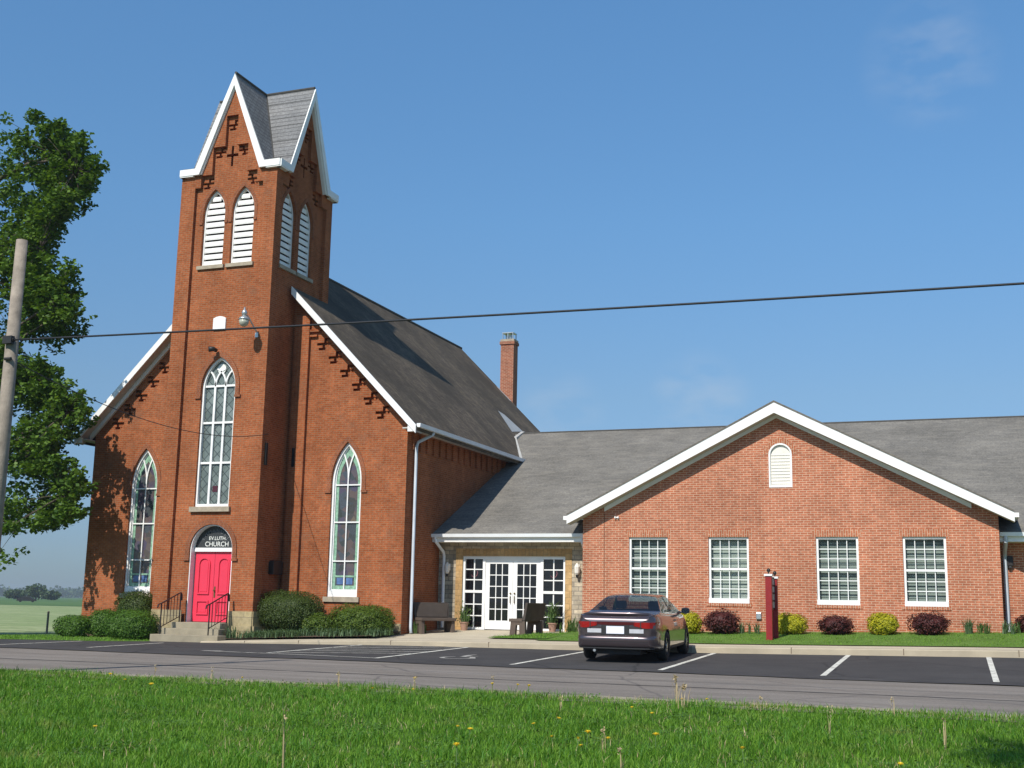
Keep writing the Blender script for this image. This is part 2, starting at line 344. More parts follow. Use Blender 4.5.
def ground_mat(name, stops, scale, rough=.95, fine=22, fine_amt=.5, bmp=.3, stretch=None, extra=None, cracks=None):
    m, t, b, o = new_mat(name); vec = None
    if stretch:
        g = N(t, 'ShaderNodeNewGeometry'); mp = N(t, 'ShaderNodeMapping'); mp.inputs['Scale'].default_value = stretch; mp.inputs['Rotation'].default_value = (0, 0, R(extra or 0))
        t.links.new(g.outputs['Position'], mp.inputs[0]); vec = mp.outputs[0]
    c = ramp(t, pos_noise(t, scale, 6, .65, vec), stops)
    c = mixc(t, c, ramp(t, pos_noise(t, fine, 4), [(.3, (.65,)*3), (.7, (1.35,)*3)]), fine_amt, 'MULTIPLY')
    if cracks:
        g = N(t, 'ShaderNodeNewGeometry'); nv = N(t, 'ShaderNodeTexNoise'); nv.inputs['Scale'].default_value = 1.1; t.links.new(g.outputs['Position'], nv.inputs['Vector'])
        dv = mixc(t, g.outputs['Position'], nv.outputs['Color'], .35, 'ADD')
        vo = N(t, 'ShaderNodeTexVoronoi', feature='DISTANCE_TO_EDGE'); vo.inputs['Scale'].default_value = .22; t.links.new(dv, vo.inputs['Vector'])
        c = mixc(t, c, cracks[0], ramp(t, vo.outputs['Distance'], [(0, (.8,)*3), (.012, (0,)*3)]))
        c = mixc(t, c, cracks[1], ramp(t, pos_noise(t, .55, 3), [(.60, (0,)*3), (.72, (.55,)*3)]))
    t.links.new(c, b.inputs['Base Color']); b.inputs['Roughness'].default_value = rough; b.inputs['Specular IOR Level'].default_value = .2
    bump(t, pos_noise(t, fine, 4), b, bmp, .02); return m
M['road'] = ground_mat('old_asphalt', [(.3, (.165, .143, .12)), (.5, (.205, .178, .152)), (.72, (.26, .23, .20))], .9, fine=30, stretch=(.25, 1.6, 1), cracks=((.125, .11, .10), (.165, .15, .135)))
M['lot'] = ground_mat('dark_asphalt', [(.3, (.046, .044, .044)), (.7, (.068, .064, .062))], .8, fine=40, fine_amt=.6, cracks=((.028, .027, .027), (.078, .074, .072)))
M['paint'] = ground_mat('road_paint', [(.36, (.30, .29, .26)), (.46, (.58, .56, .48)), (.6, (.68, .66, .58))], 5, fine=30, fine_amt=.6)
M['paintworn'] = ground_mat('road_paint_worn', [(.3, (.25, .24, .22)), (.6, (.42, .40, .36))], 4, fine=24, fine_amt=.7)
M['lawn'] = ground_mat('lawn_grass', [(.3, (.075, .14, .022)), (.55, (.10, .18, .03)), (.75, (.13, .205, .045))], 1.2, fine=26, fine_amt=.7, bmp=.7)
M['verge'] = ground_mat('verge_ground', [(.3, (.035, .085, .008)), (.7, (.06, .12, .015))], 1.2, fine=26, fine_amt=.8, bmp=.7)
M['gravel'] = ground_mat('road_edge_grit', [(.3, (.27, .23, .175)), (.7, (.38, .33, .25))], 3, fine=40, fine_amt=.7)
M['field'] = ground_mat('hay_field', [(.32, (.17, .235, .085)), (.5, (.24, .29, .125)), (.7, (.33, .36, .19))], .35, fine=2.2, fine_amt=.6, stretch=(.5, 1.4, 1), extra=50)
M['farfield'] = ground_mat('green_crop_field', [(.35, (.055, .12, .035)), (.65, (.10, .17, .05))], .03, fine=.4, fine_amt=.4)
M['grass'] = leaf_mat('grass_blade', (.045, .145, .005), (.23, .43, .04), .38, patch=((.28, .34, .075), 1.3, .56))
M['tallgrass'] = leaf_mat('tall_grass_blade', (.03, .12, .006), (.11, .29, .03), .35)
M['clover'] = leaf_mat('clover_leaf', (.05, .12, .02), (.13, .24, .05), .3)
M['straw'] = leaf_mat('dry_stalk', (.38, .28, .14), (.55, .44, .26), .2)
M['maple'] = leaf_mat('maple_leaf', (.035, .09, .008), (.14, .24, .03), .38)
M['boxwood'] = leaf_mat('boxwood_leaf', (.035, .095, .006), (.09, .18, .018), .25)
M['yew'] = leaf_mat('yew_leaf', (.022, .05, .006), (.07, .095, .016), .2)
M['yewbright'] = leaf_mat('evergreen_leaf', (.035, .08, .005), (.105, .15, .014), .22)
M['barberry'] = leaf_mat('barberry_leaf', (.038, .010, .010), (.10, .022, .018), .22)
M['gold'] = leaf_mat('golden_leaf', (.26, .28, .012), (.52, .47, .02), .32)
M['iris'] = leaf_mat('iris_leaf', (.06, .12, .045), (.14, .21, .10), .3)
M['tulip'] = leaf_mat('flower_leaf', (.05, .11, .025), (.13, .20, .06), .3)
M['fartree'] = leaf_mat('far_leaf', (.04, .08, .03), (.085, .13, .045), .2)
M['dandelion'] = plain('dandelion_petal', (.75, .52, .02), .7, .15, 60)
M['stem'] = plain('plant_stem', (.10, .17, .05), .7, .2, 10)
M['carpaint'] = plain('car_paint', (.088, .068, .074), .28, .08, 2, metal=.6, spec=.5, coat=1.0)
M['carplastic'] = plain('car_plastic', (.02, .02, .021), .6, .1, 8)
M['carglass'] = glass_mat('car_glass', (.01, .014, .02), .42)
M['tyre'] = plain('tyre_rubber', (.016, .016, .016), .85, .2, 10)
M['rim'] = plain('alloy_rim', (.5, .5, .51), .3, .1, 5, metal=.8)
M['taillight'] = plain('tail_light_red', (.27, .008, .010), .15, .15, 6, coat=.6)
M['reflector'] = plain('reflector_strip', (.07, .008, .013), .15, .1, 6, coat=.6)
M['lens'] = plain('clear_lens', (.5, .5, .52), .15, .1, 10, coat=.5)
M['plate'] = plain('plate_white', (.78, .78, .84), .5, .06, 20)
M['seat'] = plain('seat_cloth', (.16, .15, .15), .9, .1, 8)

# ------------------------------------------------------------------ the ground
def lerp_tab(x, tab): return float(np.interp(x, [a for a, _ in tab], [b for _, b in tab]))
KB = [(-60, -.9), (-8, -.86), (1.6, -.79), (8.4, -.675), (13.6, -.65), (17.8, -.61), (25, -.49), (45, -.36)]
KH = [(1.6, .05), (6, .12), (10, .15), (13.6, .165), (25, .17)]
def kb(x): return lerp_tab(x, KB)
def kt(x): return kb(x)+lerp_tab(x, KH)
def lotz(x, y): return -.8+(kb(x)+.8)*min(max((y+11)/7, 0), 1)
def wallz(x): return lerp_tab(x, [(6.5, -.32), (12.3, -.26), (25, .03), (45, .2)])
def vergez(x, y): return lerp_tab(-y, [(18.6, -.80), (19.4, -.82), (24, -.95), (60, -1.0)])
def sheet(name, x0, x1, nx, ylo, yhi, ny, zf, mat, off=0):
    xs = np.linspace(x0, x1, nx+1); mb = MB(); vs = []
    for x in xs:
        a, b = ylo(x) if callable(ylo) else ylo, yhi(x) if callable(yhi) else yhi
        for j in range(ny+1):
            y = a+(b-a)*j/ny; vs.append((x, y, zf(x, y)+off))
    mb.add(vs, [(i*(ny+1)+j, (i+1)*(ny+1)+j, (i+1)*(ny+1)+j+1, i*(ny+1)+j+1) for i in range(nx) for j in range(ny)])
    return struct(mb.build(name, mat, smooth=True))
mb = MB(); mb.add([(-2200, -2200, -1.06), (2200, -2200, -1.06), (2200, 2200, -1.06), (-2200, 2200, -1.06)], [(0, 1, 2, 3)]); struct(mb.build('hay_field', M['field']))
mb = MB(); mb.add([(-2200, 118, -1.04), (2200, 150, -1.04), (2200, 2200, -1.04), (-2200, 2200, -1.04)], [(0, 1, 2, 3)]); struct(mb.build('far_field', M['farfield']))
sheet('verge_lawn', -60, 80, 70, -75, lambda x: -18.75+.12*math.sin(x*.9)+.08*math.sin(x*2.3), 30, vergez, M['verge'])
sheet('road', -90, 110, 60, -19.4, -10.9, 4, lambda x, y: -.81, M['road'])
sheet('road_shoulder', -60, 80, 160, lambda x: -19.2, lambda x: -18.25+.12*math.sin(x*3.1)+.09*math.sin(x*7.7), 2, lambda x, y: -.806, M['gravel'])
def lot_top(x): return lerp_tab(x, [(-30, -7.5), (-10, -5.9), (-5, -5.55), (-1.7, -4.9), (-.7, -4.2), (-.3, -3.7), (1.9, -3.7), (2.2, -3.9)])
sheet('parking_lot', -40, 50, 180, lambda x: -11+.10*math.sin(x*.8)+.06*math.sin(x*2.9), lot_top, 8, lotz, M['lot'], .004)
sheet('road_seam', -40, 50, 180, lambda x: -15.35+.10*math.sin(x*.35)+.03*math.sin(x*4), lambda x: -15.25+.10*math.sin(x*.35)+.03*math.sin(x*5.3), 1, lambda x, y: -.806, M['lot'])
def lawn_lz(x, y): return min(-.80, lerp_tab(x, [(-14, -1.05), (-9.8, -.93), (-6, -.83), (3, -.79)]))
sheet('side_lawn', -14, -.55, 30, lambda x: lot_top(x)-.05, 24, 20, lawn_lz, M['lawn'], .008)
# kerb and walk in one strip
def walk_y(x): return lerp_tab(x, [(1.6, -3.2), (4, -2.6), (8, -2.3), (50, -2.2)])
xs = np.concatenate([np.linspace(1.5, 13, 24), np.linspace(13.5, 46, 40)]); mb = MB(); vs = []
for x in xs: vs += [(x, -4, kb(x)-.2), (x, -4, kt(x)-.025), (x, -3.97, kt(x)), (x, -3.84, kt(x)+.002)]
mb.add(vs, [(i*4+j, (i+1)*4+j, (i+1)*4+j+1, i*4+j+1) for i in range(len(xs)-1) for j in range(3)])
struct(mb.build('kerb', M['kerb']))
sheet('front_walk', 1.5, 46, 90, -3.845, lambda x: walk_y(x)+.05, 2, lambda x, y: kt(x)+.004+(y+3.84)*.012, M['concrete'])
joints = MB()
for x in (3.1, 5.0, 8.1, 11.2, 14.3, 17.05, 19.7, 22.5, 25.2, 28): joints.box(x-.008, x+.008, -4.004, -3.85, kb(x)+.02, kt(x)+.006)
struct(joints.build('kerb_joints', M['mulch']))
def plazaz(x, y): return kt(x)+.02+(wallz(x)-kt(x)-.02)*min(max((y+2.2)/4.9, 0), 1)
sheet('entry_plaza', 6.4, 12.4, 12, lambda x: walk_y(x)+.03, 2.8, 8, plazaz, M['concrete'], .006)
def lawn_z(x, y): return kt(x)+.03+(wallz(x)-kt(x)-.03)*min(max((y+2.2)/3.6, 0), 1)
sheet('annex_lawn', 12.0, 46, 60, lambda x: walk_y(x), lambda x: 1.5, 8, lawn_z, M['lawn'], .016)
sheet('wing_lawn', 25.0, 46, 20, lambda x: 1.4, lambda x: 2.9, 2, lambda x, y: wallz(x), M['lawn'], .02)
sheet('entry_lawn', 10.3, 12.2, 10, lambda x: -1.9, lambda x: lerp_tab(x, [(10.3, -1.4), (11.2, .3), (12.2, 1.3)]), 4, plazaz, M['lawn'], .05)
def bedz(x, y): return lerp_tab(x, [(1.4, -.66), (7, -.48)])+(y+2.4)*.06
sheet('planting_bed', 1.45, 6.75, 14, lambda x: walk_y(x)-.03, .1, 6, bedz, M['mulch'], .02)
# painted markings
lines = MB()
def lot_line(xa, ya, xb, yb, w=.11, dz=.010):
    n = 8; d = Vector((xb-xa, yb-ya)).normalized(); q = Vector((-d.y, d.x))*w/2; vs = []
    for i in range(n+1):
        x = xa+(xb-xa)*i/n; y = ya+(yb-ya)*i/n
        vs += [(x+q.x, y+q.y, lotz(x, y)+dz), (x-q.x, y-q.y, lotz(x, y)+dz)]
    lines.add(vs, [(2*i, 2*i+1, 2*i+3, 2*i+2) for i in range(n)])
for xa, xb in ((14.29, 14.29), (17.75, 17.7), (21.2, 21.15), (24.55, 24.5), (27.9, 27.9), (31.3, 31.3)): lot_line(xa, -10.4, xb, -4.06, .12)
lot_line(10.6, -9.9, 10.6, -4.06, .12); lot_line(7.2, -9.3, 7.2, -4.06, .10)
lot_line(1.7, -9.5, .85, -5.0, .10); lot_line(-1.2, -9.7, -1.95, -5.3, .10); lot_line(-4.2, -9.9, -4.9, -6.1, .10)
struct(lines.build('parking_lines', M['paint']))
lines = MB()
lot_line(5.4, -9.3, 10.55, -9.85, .10)
for k in range(5): lot_line(7.3, -9.0+k*1.0, 10.5, -7.7+k*1.0, .12)
struct(lines.build('hatch_lines', M['paint']))
sym = MB()   # worn wheelchair mark
def sym_strip(pts, w):
    for (x0, y0), (x1, y1) in zip(pts[:-1], pts[1:]):
        d = Vector((x1-x0, y1-y0)).normalized(); q = Vector((-d.y, d.x))*w/2
        sym.add([(x0+q.x, y0+q.y, lotz(x0, y0)+.011), (x0-q.x, y0-q.y, lotz(x0, y0)+.011), (x1-q.x, y1-q.y, lotz(x1, y1)+.011), (x1+q.x, y1+q.y, lotz(x1, y1)+.011)], [(0, 1, 2, 3)])
c0 = (12.25, -8.75)
sym_strip([(c0[0]+.38*math.cos(a), c0[1]+.38*math.sin(a)) for a in np.linspace(R(120), R(370), 12)], .12)
sym_strip([(12.15, -7.6), (12.2, -8.3), (12.5, -8.35), (12.7, -8.85)], .14)
sym_strip([(12.08, -7.42), (12.22, -7.42)], .17)
sym_strip([(12.2, -7.95), (12.5, -7.98)], .1)
struct(sym.build('accessible_parking_mark', M['paintworn']))
lines = MB(); lot_line(5.2, -9.25, 5.75, -9.15, .3); struct(lines.build('paint_patch', M['paintworn']))

# ------------------------------------------------------------------ church
CH = thing('church', 'red brick country church with a gabled bell tower, lancet windows and bright red double doors', 'church', (0, 0, -.6))
BR = M['church_brick']
TX0, TX1, TY, TYB = -1.65, 2.28, -2.35, 1.58; TC = (TX0+TX1)/2; TYC = (TY+TYB)/2; TW = TX1-TX0
def nave(p): return Vector((.3276+.9864*p[0], p[1]-.5*(1-p[1]/19), .0075+.9864*p[2]))       # the nave's own placement beside the tower
def place_nave(mb): mb.v = [tuple(nave(p)) for p in mb.v]; return mb
S_main = FrM((0, 0, 0), (1, 0, 0), (0, -1, 0), nave); E_main = FrM((6.5, 0, 0), (0, 1, 0), (1, 0, 0), nave)
U0, U1 = (-1.65-.3276)/.9864, (2.28-.3276)/.9864                     # the tower's sides in the nave's measure
S_tow = Fr((0, TY, 0), (1, 0, 0), (0, -1, 0)); E_tow = Fr((TX1, 0, 0), (0, 1, 0), (1, 0, 0))
W_tow = Fr((TX0, 0, 0), (0, 1, 0), (-1, 0, 0)); N_tow = Fr((0, TYB, 0), (1, 0, 0), (0, 1, 0))
RZ, RS = 13.60, 1.02                      # main roof: z = RZ - RS*|x|
wt = lambda x: RZ-.36-RS*abs(x)
WIN = dict(w=1.16, z0=.72, zs=4.62, zt=6.0)
WC = (4.24, -4.14)
GX = 2.56                              # pilaster edge beside the tower
wall = MB()
def step_mark(u, z, sgn, k=1.0):
    """outline of one stepped brick recess below a rake"""
    P = [(-.20, -.22), (.11, -.22), (.11, -.13), (.05, -.13), (.05, -.045), (.27, -.045), (.27, .05), (.11, .05), (.11, .13), (.27, .13), (.27, .22), (.01, .22), (.01, .05), (-.27, .05), (-.27, -.045), (-.05, -.045), (-.05, -.13), (-.20, -.13)]
    return [(u+sgn*a*k, z+b*k) for a, b in P]
for c, (ua, ub), sg in ((WC[0], (1.8, 6.5), 1), (WC[1], (-6.5, -1.2), -1)):
    outer = [(ua, -1.2), (ub, -1.2), (ub, wt(ub)), (ua, wt(ua))]
    marks = [step_mark(sg*(3.10+.484*i), 9.53-.51*i, sg) for i in range(6)]
    S_main.panel(wall, [outer, gothic(c, WIN['w'], WIN['z0'], WIN['zs'], WIN['zt'])]+marks, 0, .3)
    for m_ in marks: S_main.panel(wall, [m_], -.17, 0)
S_main.box(wall, U1+.002, GX, -1.2, wt(GX)-.05, -.1, .12)
S_main.box(wall, -GX, U0-.002, -1.2, wt(GX)-.05, -.1, .12)
E_main.panel(wall, [[(0, -1.2), (18.6, -1.2), (18.6, 6.55), (0, 6.55)]], 0, .3, open_=True)
FrM((-6.5, 0, 0), (0, 1, 0), (-1, 0, 0), nave).panel(wall, [[(0, -1.2), (18.6, -1.2), (18.6, 6.55), (0, 6.55)]], 0, .3, open_=True)
FrM((0, 18.6, 0), (1, 0, 0), (0, 1, 0), nave).panel(wall, [[(-6.5, -1.2), (6.5, -1.2), (6.5, wt(6.5)), (0, wt(0)), (-6.5, wt(6.5))]], 0, .3, open_=True)
S_main.box(wall, GX+.01, GX+.42, 9.98, 10.06, 0, .1); S_main.box(wall, GX+.01, GX+.30, 9.80, 9.87, 0, .1)
# dentil frieze under the east eave
for i in range(33): E_main.box(wall, .35+i*.55, .62+i*.55, 5.72, 6.3, 0, .07)
E_main.box(wall, 0.02, 18.55, 6.3, 6.5, 0, .09)
wall.build('wall', BR, CH)
arch = MB()
def hood(fr, mb, c, w, zs, zt, d=.05, th=.2, stop=.12):
    o = gothic(c, w+2*th, zs-.3, zs, zt+th*1.25)[1:]; i = gothic(c, w+.02, zs-.3, zs, zt+.01)[1:]
    o = o+[(c-w/2-th, zs-.3)]; i = i+[(c-w/2-.01, zs-.3)]
    n = len(o)
    vs = [fr.P(u, z, d) for u, z in o]+[fr.P(u, z, d) for u, z in i]+[fr.P(u, z, d-.07) for u, z in o]+[fr.P(u, z, d-.07) for u, z in i]
    fs = []
    for k in range(n-1): fs += [(k, k+1, n+k+1, n+k), (k, 2*n+k, 2*n+k+1, k+1), (n+k, n+k+1, 3*n+k+1, 3*n+k)]
    mb.add(vs, fs)
    for s in (-1, 1):
        a, b = sorted((c+s*(w/2+.005), c+s*(w/2+th+stop))); fr.box(mb, a, b, zs-.38, zs-.30, d-.07, d+.02)
for c in WC: hood(S_main, arch, c, WIN['w'], WIN['zs'], WIN['zt'], .025, .17, .06); arch.cut()
# tower walls
LV = dict(w=.90, z0=12.08, zs=13.98, zt=14.88)
SLV = (-1.23, -.03)
TH = 1.42; TZB, TZA = 15.68, 19.10
def tower_outline(c, a, b, fr_low=-1.2):
    k = (TZA-.35-15.2)/TH
    return [(a, fr_low), (b, fr_low), (b, 15.54), (c+TH-.05, 15.54), (c, TZA-.42), (c-TH+.05, 15.54), (a, 15.54)]
def stepped(c, a, b, z0):
    """recessed panel with its stepped head"""
    return [(a, z0), (b, z0), (b, 14.95), (c+1.16, 14.95), (c+1.16, 15.40), (c+.72, 15.40), (c+.72, 16.42), (c+.24, 16.42), (c+.24, 17.55), (c-.24, 17.55), (c-.24, 16.42), (c-.72, 16.42), (c-.72, 15.40), (c-1.16, 15.40), (c-1.16, 14.95), (a, 14.95)]
def cross(c, z): return [(c-.045, z-.42), (c+.045, z-.42), (c+.045, z-.06), (c+.24, z-.06), (c+.24, z+.05), (c+.045, z+.05), (c+.045, z+.34), (c-.045, z+.34), (c-.045, z+.05), (c-.24, z+.05), (c-.24, z-.06), (c-.045, z-.06)]
BIG = dict(c=.345, w=1.36, z0=3.62, zs=7.72, zt=8.78)
DOOR = dict(c=.465, w=1.66, z0=-.2, zs=2.2, zt=3.02)
tw = MB(); RD = .13
def tmarks(c): return [step_mark(c+sg*u, z, -sg if False else sg*-1, .88) for u, z, sgs in ((.93, 15.12, (-1, 1)), (.50, 16.24, (-1, 1)), (0, 17.22, (-1,))) for sg in sgs]
LC = (-.29, .90)
pa, pb = TX0+.58, TX1-.55
holes = [gothic(c, **LV) for c in LC]+[gothic(**BIG), gothic(**DOOR), cross(TC+.0, 16.1)]+tmarks(TC)
S_tow.panel(tw, [[(TX0+.4, -1.2), (TX1-.4, -1.2), (TX1-.4, 15.2), (TC+1.3, 15.2), (TC+1.3, 15.42), (TC+.1, TZA-.7), (TC-.1, TZA-.7), (TC-1.3, 15.42), (TC-1.3, 15.2), (TX0+.4, 15.2)]]+holes, -RD, .33)
S_tow.panel(tw, [tower_outline(TC, TX0, TX1), stepped(TC, pa, pb, -1.1)], 0, RD+.05)
ec = TYC
E_tow.panel(tw, [[(TY+.4, -1.2), (TYB-.4, -1.2), (TYB-.4, 15.2), (ec+1.3, 15.2), (ec+1.3, 15.42), (ec+.1, TZA-.7), (ec-.1, TZA-.7), (ec-1.3, 15.42), (ec-1.3, 15.2), (TY+.4, 15.2)]]+[gothic(c, **LV) for c in SLV]+[cross(ec, 16.1)]+tmarks(ec), -RD, .33)
E_tow.panel(tw, [tower_outline(ec, TY, TYB), stepped(ec, TY+.42, TYB-.42, -1.1)], 0, RD+.05)
W_tow.panel(tw, [tower_outline(ec, TY, TYB)], 0, .3, open_=True); N_tow.panel(tw, [tower_outline(TC, TX0, TX1)], 0, .3, open_=True)
for fr, c in ((S_tow, TC), (E_tow, ec)):
    for m_ in tmarks(c): fr.panel(tw, [m_], -RD-.15, 0)
tw.build('tower_wall', BR, CH)
for c in LC: hood(S_tow, arch, c, LV['w'], LV['zs'], LV['zt'], -.115, .13, .0); arch.cut()
for c in SLV: hood(E_tow, arch, c, LV['w'], LV['zs'], LV['zt'], -.115, .13, .0); arch.cut()
hood(S_tow, arch, BIG['c'], BIG['w'], BIG['zs'], BIG['zt'], -.09, .17, .06); arch.cut()
hood(S_tow, arch, DOOR['c'], DOOR['w'], DOOR['zs'], DOOR['zt'], -.09, .17, .05)
arch.build_each('brick_arch', M['church_brick_arch'], CH)
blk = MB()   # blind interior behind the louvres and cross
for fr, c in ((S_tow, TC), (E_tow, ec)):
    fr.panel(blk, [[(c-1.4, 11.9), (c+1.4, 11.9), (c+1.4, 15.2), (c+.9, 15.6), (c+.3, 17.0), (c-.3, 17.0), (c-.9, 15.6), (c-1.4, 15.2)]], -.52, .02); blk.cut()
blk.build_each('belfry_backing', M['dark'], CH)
# stone base of the tower
st = MB()
for fr, a, b in ((S_tow, TX0, TX1), (E_tow, TY, TYB)):
    segs = [(a, DOOR['c']-DOOR['w']/2-.08), (DOOR['c']+DOOR['w']/2+.08, b)] if fr is S_tow else [(a, -.52)]
    for u0, u1 in segs:
        st.cut(); fr.box(st, u0, u1, -.28, .19, 0.002, .035); fr.box(st, u0-.03 if u0 == a else u0, u1+(.03 if u1 == b else 0), -1.2, -.28, 0.002, .11)
st.cut(); S_main.box(st, GX+.01, 6.5, -1.2, -.12, .002, .05); st.cut(); S_main.box(st, -6.5, -GX-.01, -1.2, -.40, .002, .05)
st.build_each('stone_base', M['base_stone'], CH)
# main roof
rf = MB(); Y0, Y1 = -.46, 18.85; EX = 7.06
def roof_z(x): return RZ-RS*abs(x)
for s in (-1, 1):
    for (xa, ya0, xb) in ((0, 2.0, U1+0.001 if s > 0 else -U0), (U1 if s > 0 else -U0, Y0, EX)):
        a, b = s*xa, s*xb
        rf.hexa([(a, ya0, roof_z(a)-.16), (b, ya0, roof_z(b)-.16), (b, Y1, roof_z(b)-.16), (a, Y1, roof_z(a)-.16), (a, ya0, roof_z(a)), (b, ya0, roof_z(b)), (b, Y1, roof_z(b)), (a, Y1, roof_z(a))])
roof = place_nave(rf).build('roof', M['church_roof'], CH)
rc = MB(); rc.tube([(0, 2.0, RZ+.01), (0, Y1, RZ+.01)], .07, 6); place_nave(rc).build('ridge_cap', M['ridge'], roof)
fl = MB()    # bright flashing where the annex roof runs into the church roof
def on_roof(x, y, dz=.02): return (x, y, 13.754-RS*x+dz)
fl.add([on_roof(4.45, 13.64), on_roof(5.6, 12.45), on_roof(5.27, 14.76), on_roof(4.56, 14.2)], [(0, 1, 2, 3)])
fl.build('flashing', M['flash'], roof)
# rake boards, soffits
tr = MB(); so = MB()
for s in (-1, 1):
    xi = U1+.002 if s > 0 else -U0+.002
    a, b = s*xi, s*(EX-.02)
    lo = lambda x, t: RZ-RS*abs(x)-t
    for (y0, y1, t0, t1, m) in ((Y0-.05, Y0-.005, -.015, .27, tr), (Y0-.002, -.012, .17, .215, so)):
        m.hexa([(a, y0, lo(a, t1)), (b, y0, lo(b, t1)), (b, y1, lo(b, t1)), (a, y1, lo(a, t1)), (a, y0, lo(a, t0)), (b, y0, lo(b, t0)), (b, y1, lo(b, t0)), (a, y1, lo(a, t0))])
    tr.hexa([(a, -.10, lo(a, .42)), (b-s*.35, -.10, lo(b-s*.35, .42)), (b-s*.35, -.01, lo(b-s*.35, .42)), (a, -.01, lo(a, .42)), (a, -.10, lo(a, .22)), (b-s*.35, -.10, lo(b-s*.35, .22)), (b-s*.35, -.01, lo(b-s*.35, .22)), (a, -.01, lo(a, .22))])
    xa, xb = sorted((s*6.52, s*7.0)); so.box(xa, xb, -.44, 18.7, 6.33, 6.37)
    xa, xb = sorted((s*6.72, s*7.0)); tr.box(xa, xb, -.46, -.40, 6.22, 6.42); tr.cut(); so.cut()
place_nave(tr).build_each('rake_board', M['white'], CH); place_nave(so).build_each('soffit', M['soffit'], CH)
gt = MB(); gt.hexa([(7.04, -.44, 6.36), (7.17, -.44, 6.36), (7.17, 18.8, 6.36), (7.04, 18.8, 6.36), (7.04, -.44, 6.49), (7.19, -.44, 6.49), (7.19, 18.8, 6.49), (7.04, 18.8, 6.49)])
place_nave(gt).build('gutter', M['gutter'], CH)
gt = MB(); gt.box(-7.17, -7.04, -.44, 18.8, 6.36, 6.49); place_nave(gt).build('gutter', M['gutter'], CH)
ds = MB(); ds.tube([(7.31, .36, 6.30), (7.31, .32, 6.20), (6.88, .06, 5.92), (6.85, .0, 5.75), (6.85, .0, -.2), (6.9, -.06, -.42)], .055, 8); ds.build('downspout', M['downspout'], CH, smooth=True)
# tower roof with crossed gables
tr_ = MB(); WO = TW/2+.09; RCX = .38
def tower_slope(off):
    vs = []; fs = []
    za = TZA+off; zb = TZB+off
    for sx in (-1, 1):
        for sy in (-1, 1):
            A = (RCX, TYC+sy*WO, za); O = (RCX, TYC, za); V = (RCX+sx*TH, TYC+sy*TH, zb); B = (RCX+sx*TH, TYC+sy*WO, zb)
            xo = RCX+WO if sx > 0 else TX0-.04
            A2 = (xo, TYC, za); B2 = (xo, TYC+sy*TH, zb); Cc = (xo, TYC+sy*WO, zb)
            k = len(vs); vs += [A, O, V, B, A2, B2, Cc]
            fs += [(k, k+1, k+2, k+3), (k+4, k+1, k+2, k+5), (k+2, k+3, k+6, k+5)]
    return vs, fs
tr_.add(*tower_slope(0)); tr_.add(*tower_slope(-.09))
troof = tr_.build('tower_roof', M['tower_roof'], CH)
rc = MB(); rc.tube([(RCX, TYC-WO, TZA+.02), (RCX, TYC+WO, TZA+.02)], .05, 6); rc.tube([(TX0, TYC, TZA+.02), (RCX+WO, TYC, TZA+.02)], .05, 6)
for sx in (-1, 1):
    for sy in (-1, 1): rc.tube([(RCX, TYC, TZA+.01), (RCX+sx*TH, TYC+sy*TH, TZB+.01)], .03, 5)
rc.build('ridge_cap', M['ridge'], troof)
trm = MB()
for fr, c in ((Fr((0, TYC-WO, 0), (1, 0, 0), (0, -1, 0)), RCX), (Fr((RCX+WO, 0, 0), (0, 1, 0), (1, 0, 0)), TYC), (Fr((TX0+.02, 0, 0), (0, 1, 0), (-1, 0, 0)), TYC), (Fr((0, TYC+WO, 0), (1, 0, 0), (0, 1, 0)), RCX)):
    trm.cut(); w = .165; sl = (TZA-TZB)/TH; L = math.hypot(1, sl); dx = w*L/sl
    zt0, zb0 = TZA-.03, TZB-.03
    zi = zt0-w*L
    for s in (-1, 1):
        pts = [(c, zt0), (c+s*TH, zb0), (c+s*WO, zb0), (c+s*WO, zb0-.24), (c+s*(TH-dx*.98), zb0-.24), (c, zi)]
        fr.panel(trm, [pts], .05, .09)
        pts2 = [(c, zi+.02), (c+s*(TH-dx*.98), zb0-.22), (c+s*(TH-dx*.98-.05), zb0-.22), (c, zi-.10)]
        fr.panel(trm, [pts2], -.02, .16)
    for s in (-1, 1):
        a, b = sorted((c+s*(TW/2-.02-.45), c+s*WO)); fr.box(trm, a, b, zb0-.28, zb0-.24, -.14, .03)
trm.build_each('gable_trim', M['white'], CH)
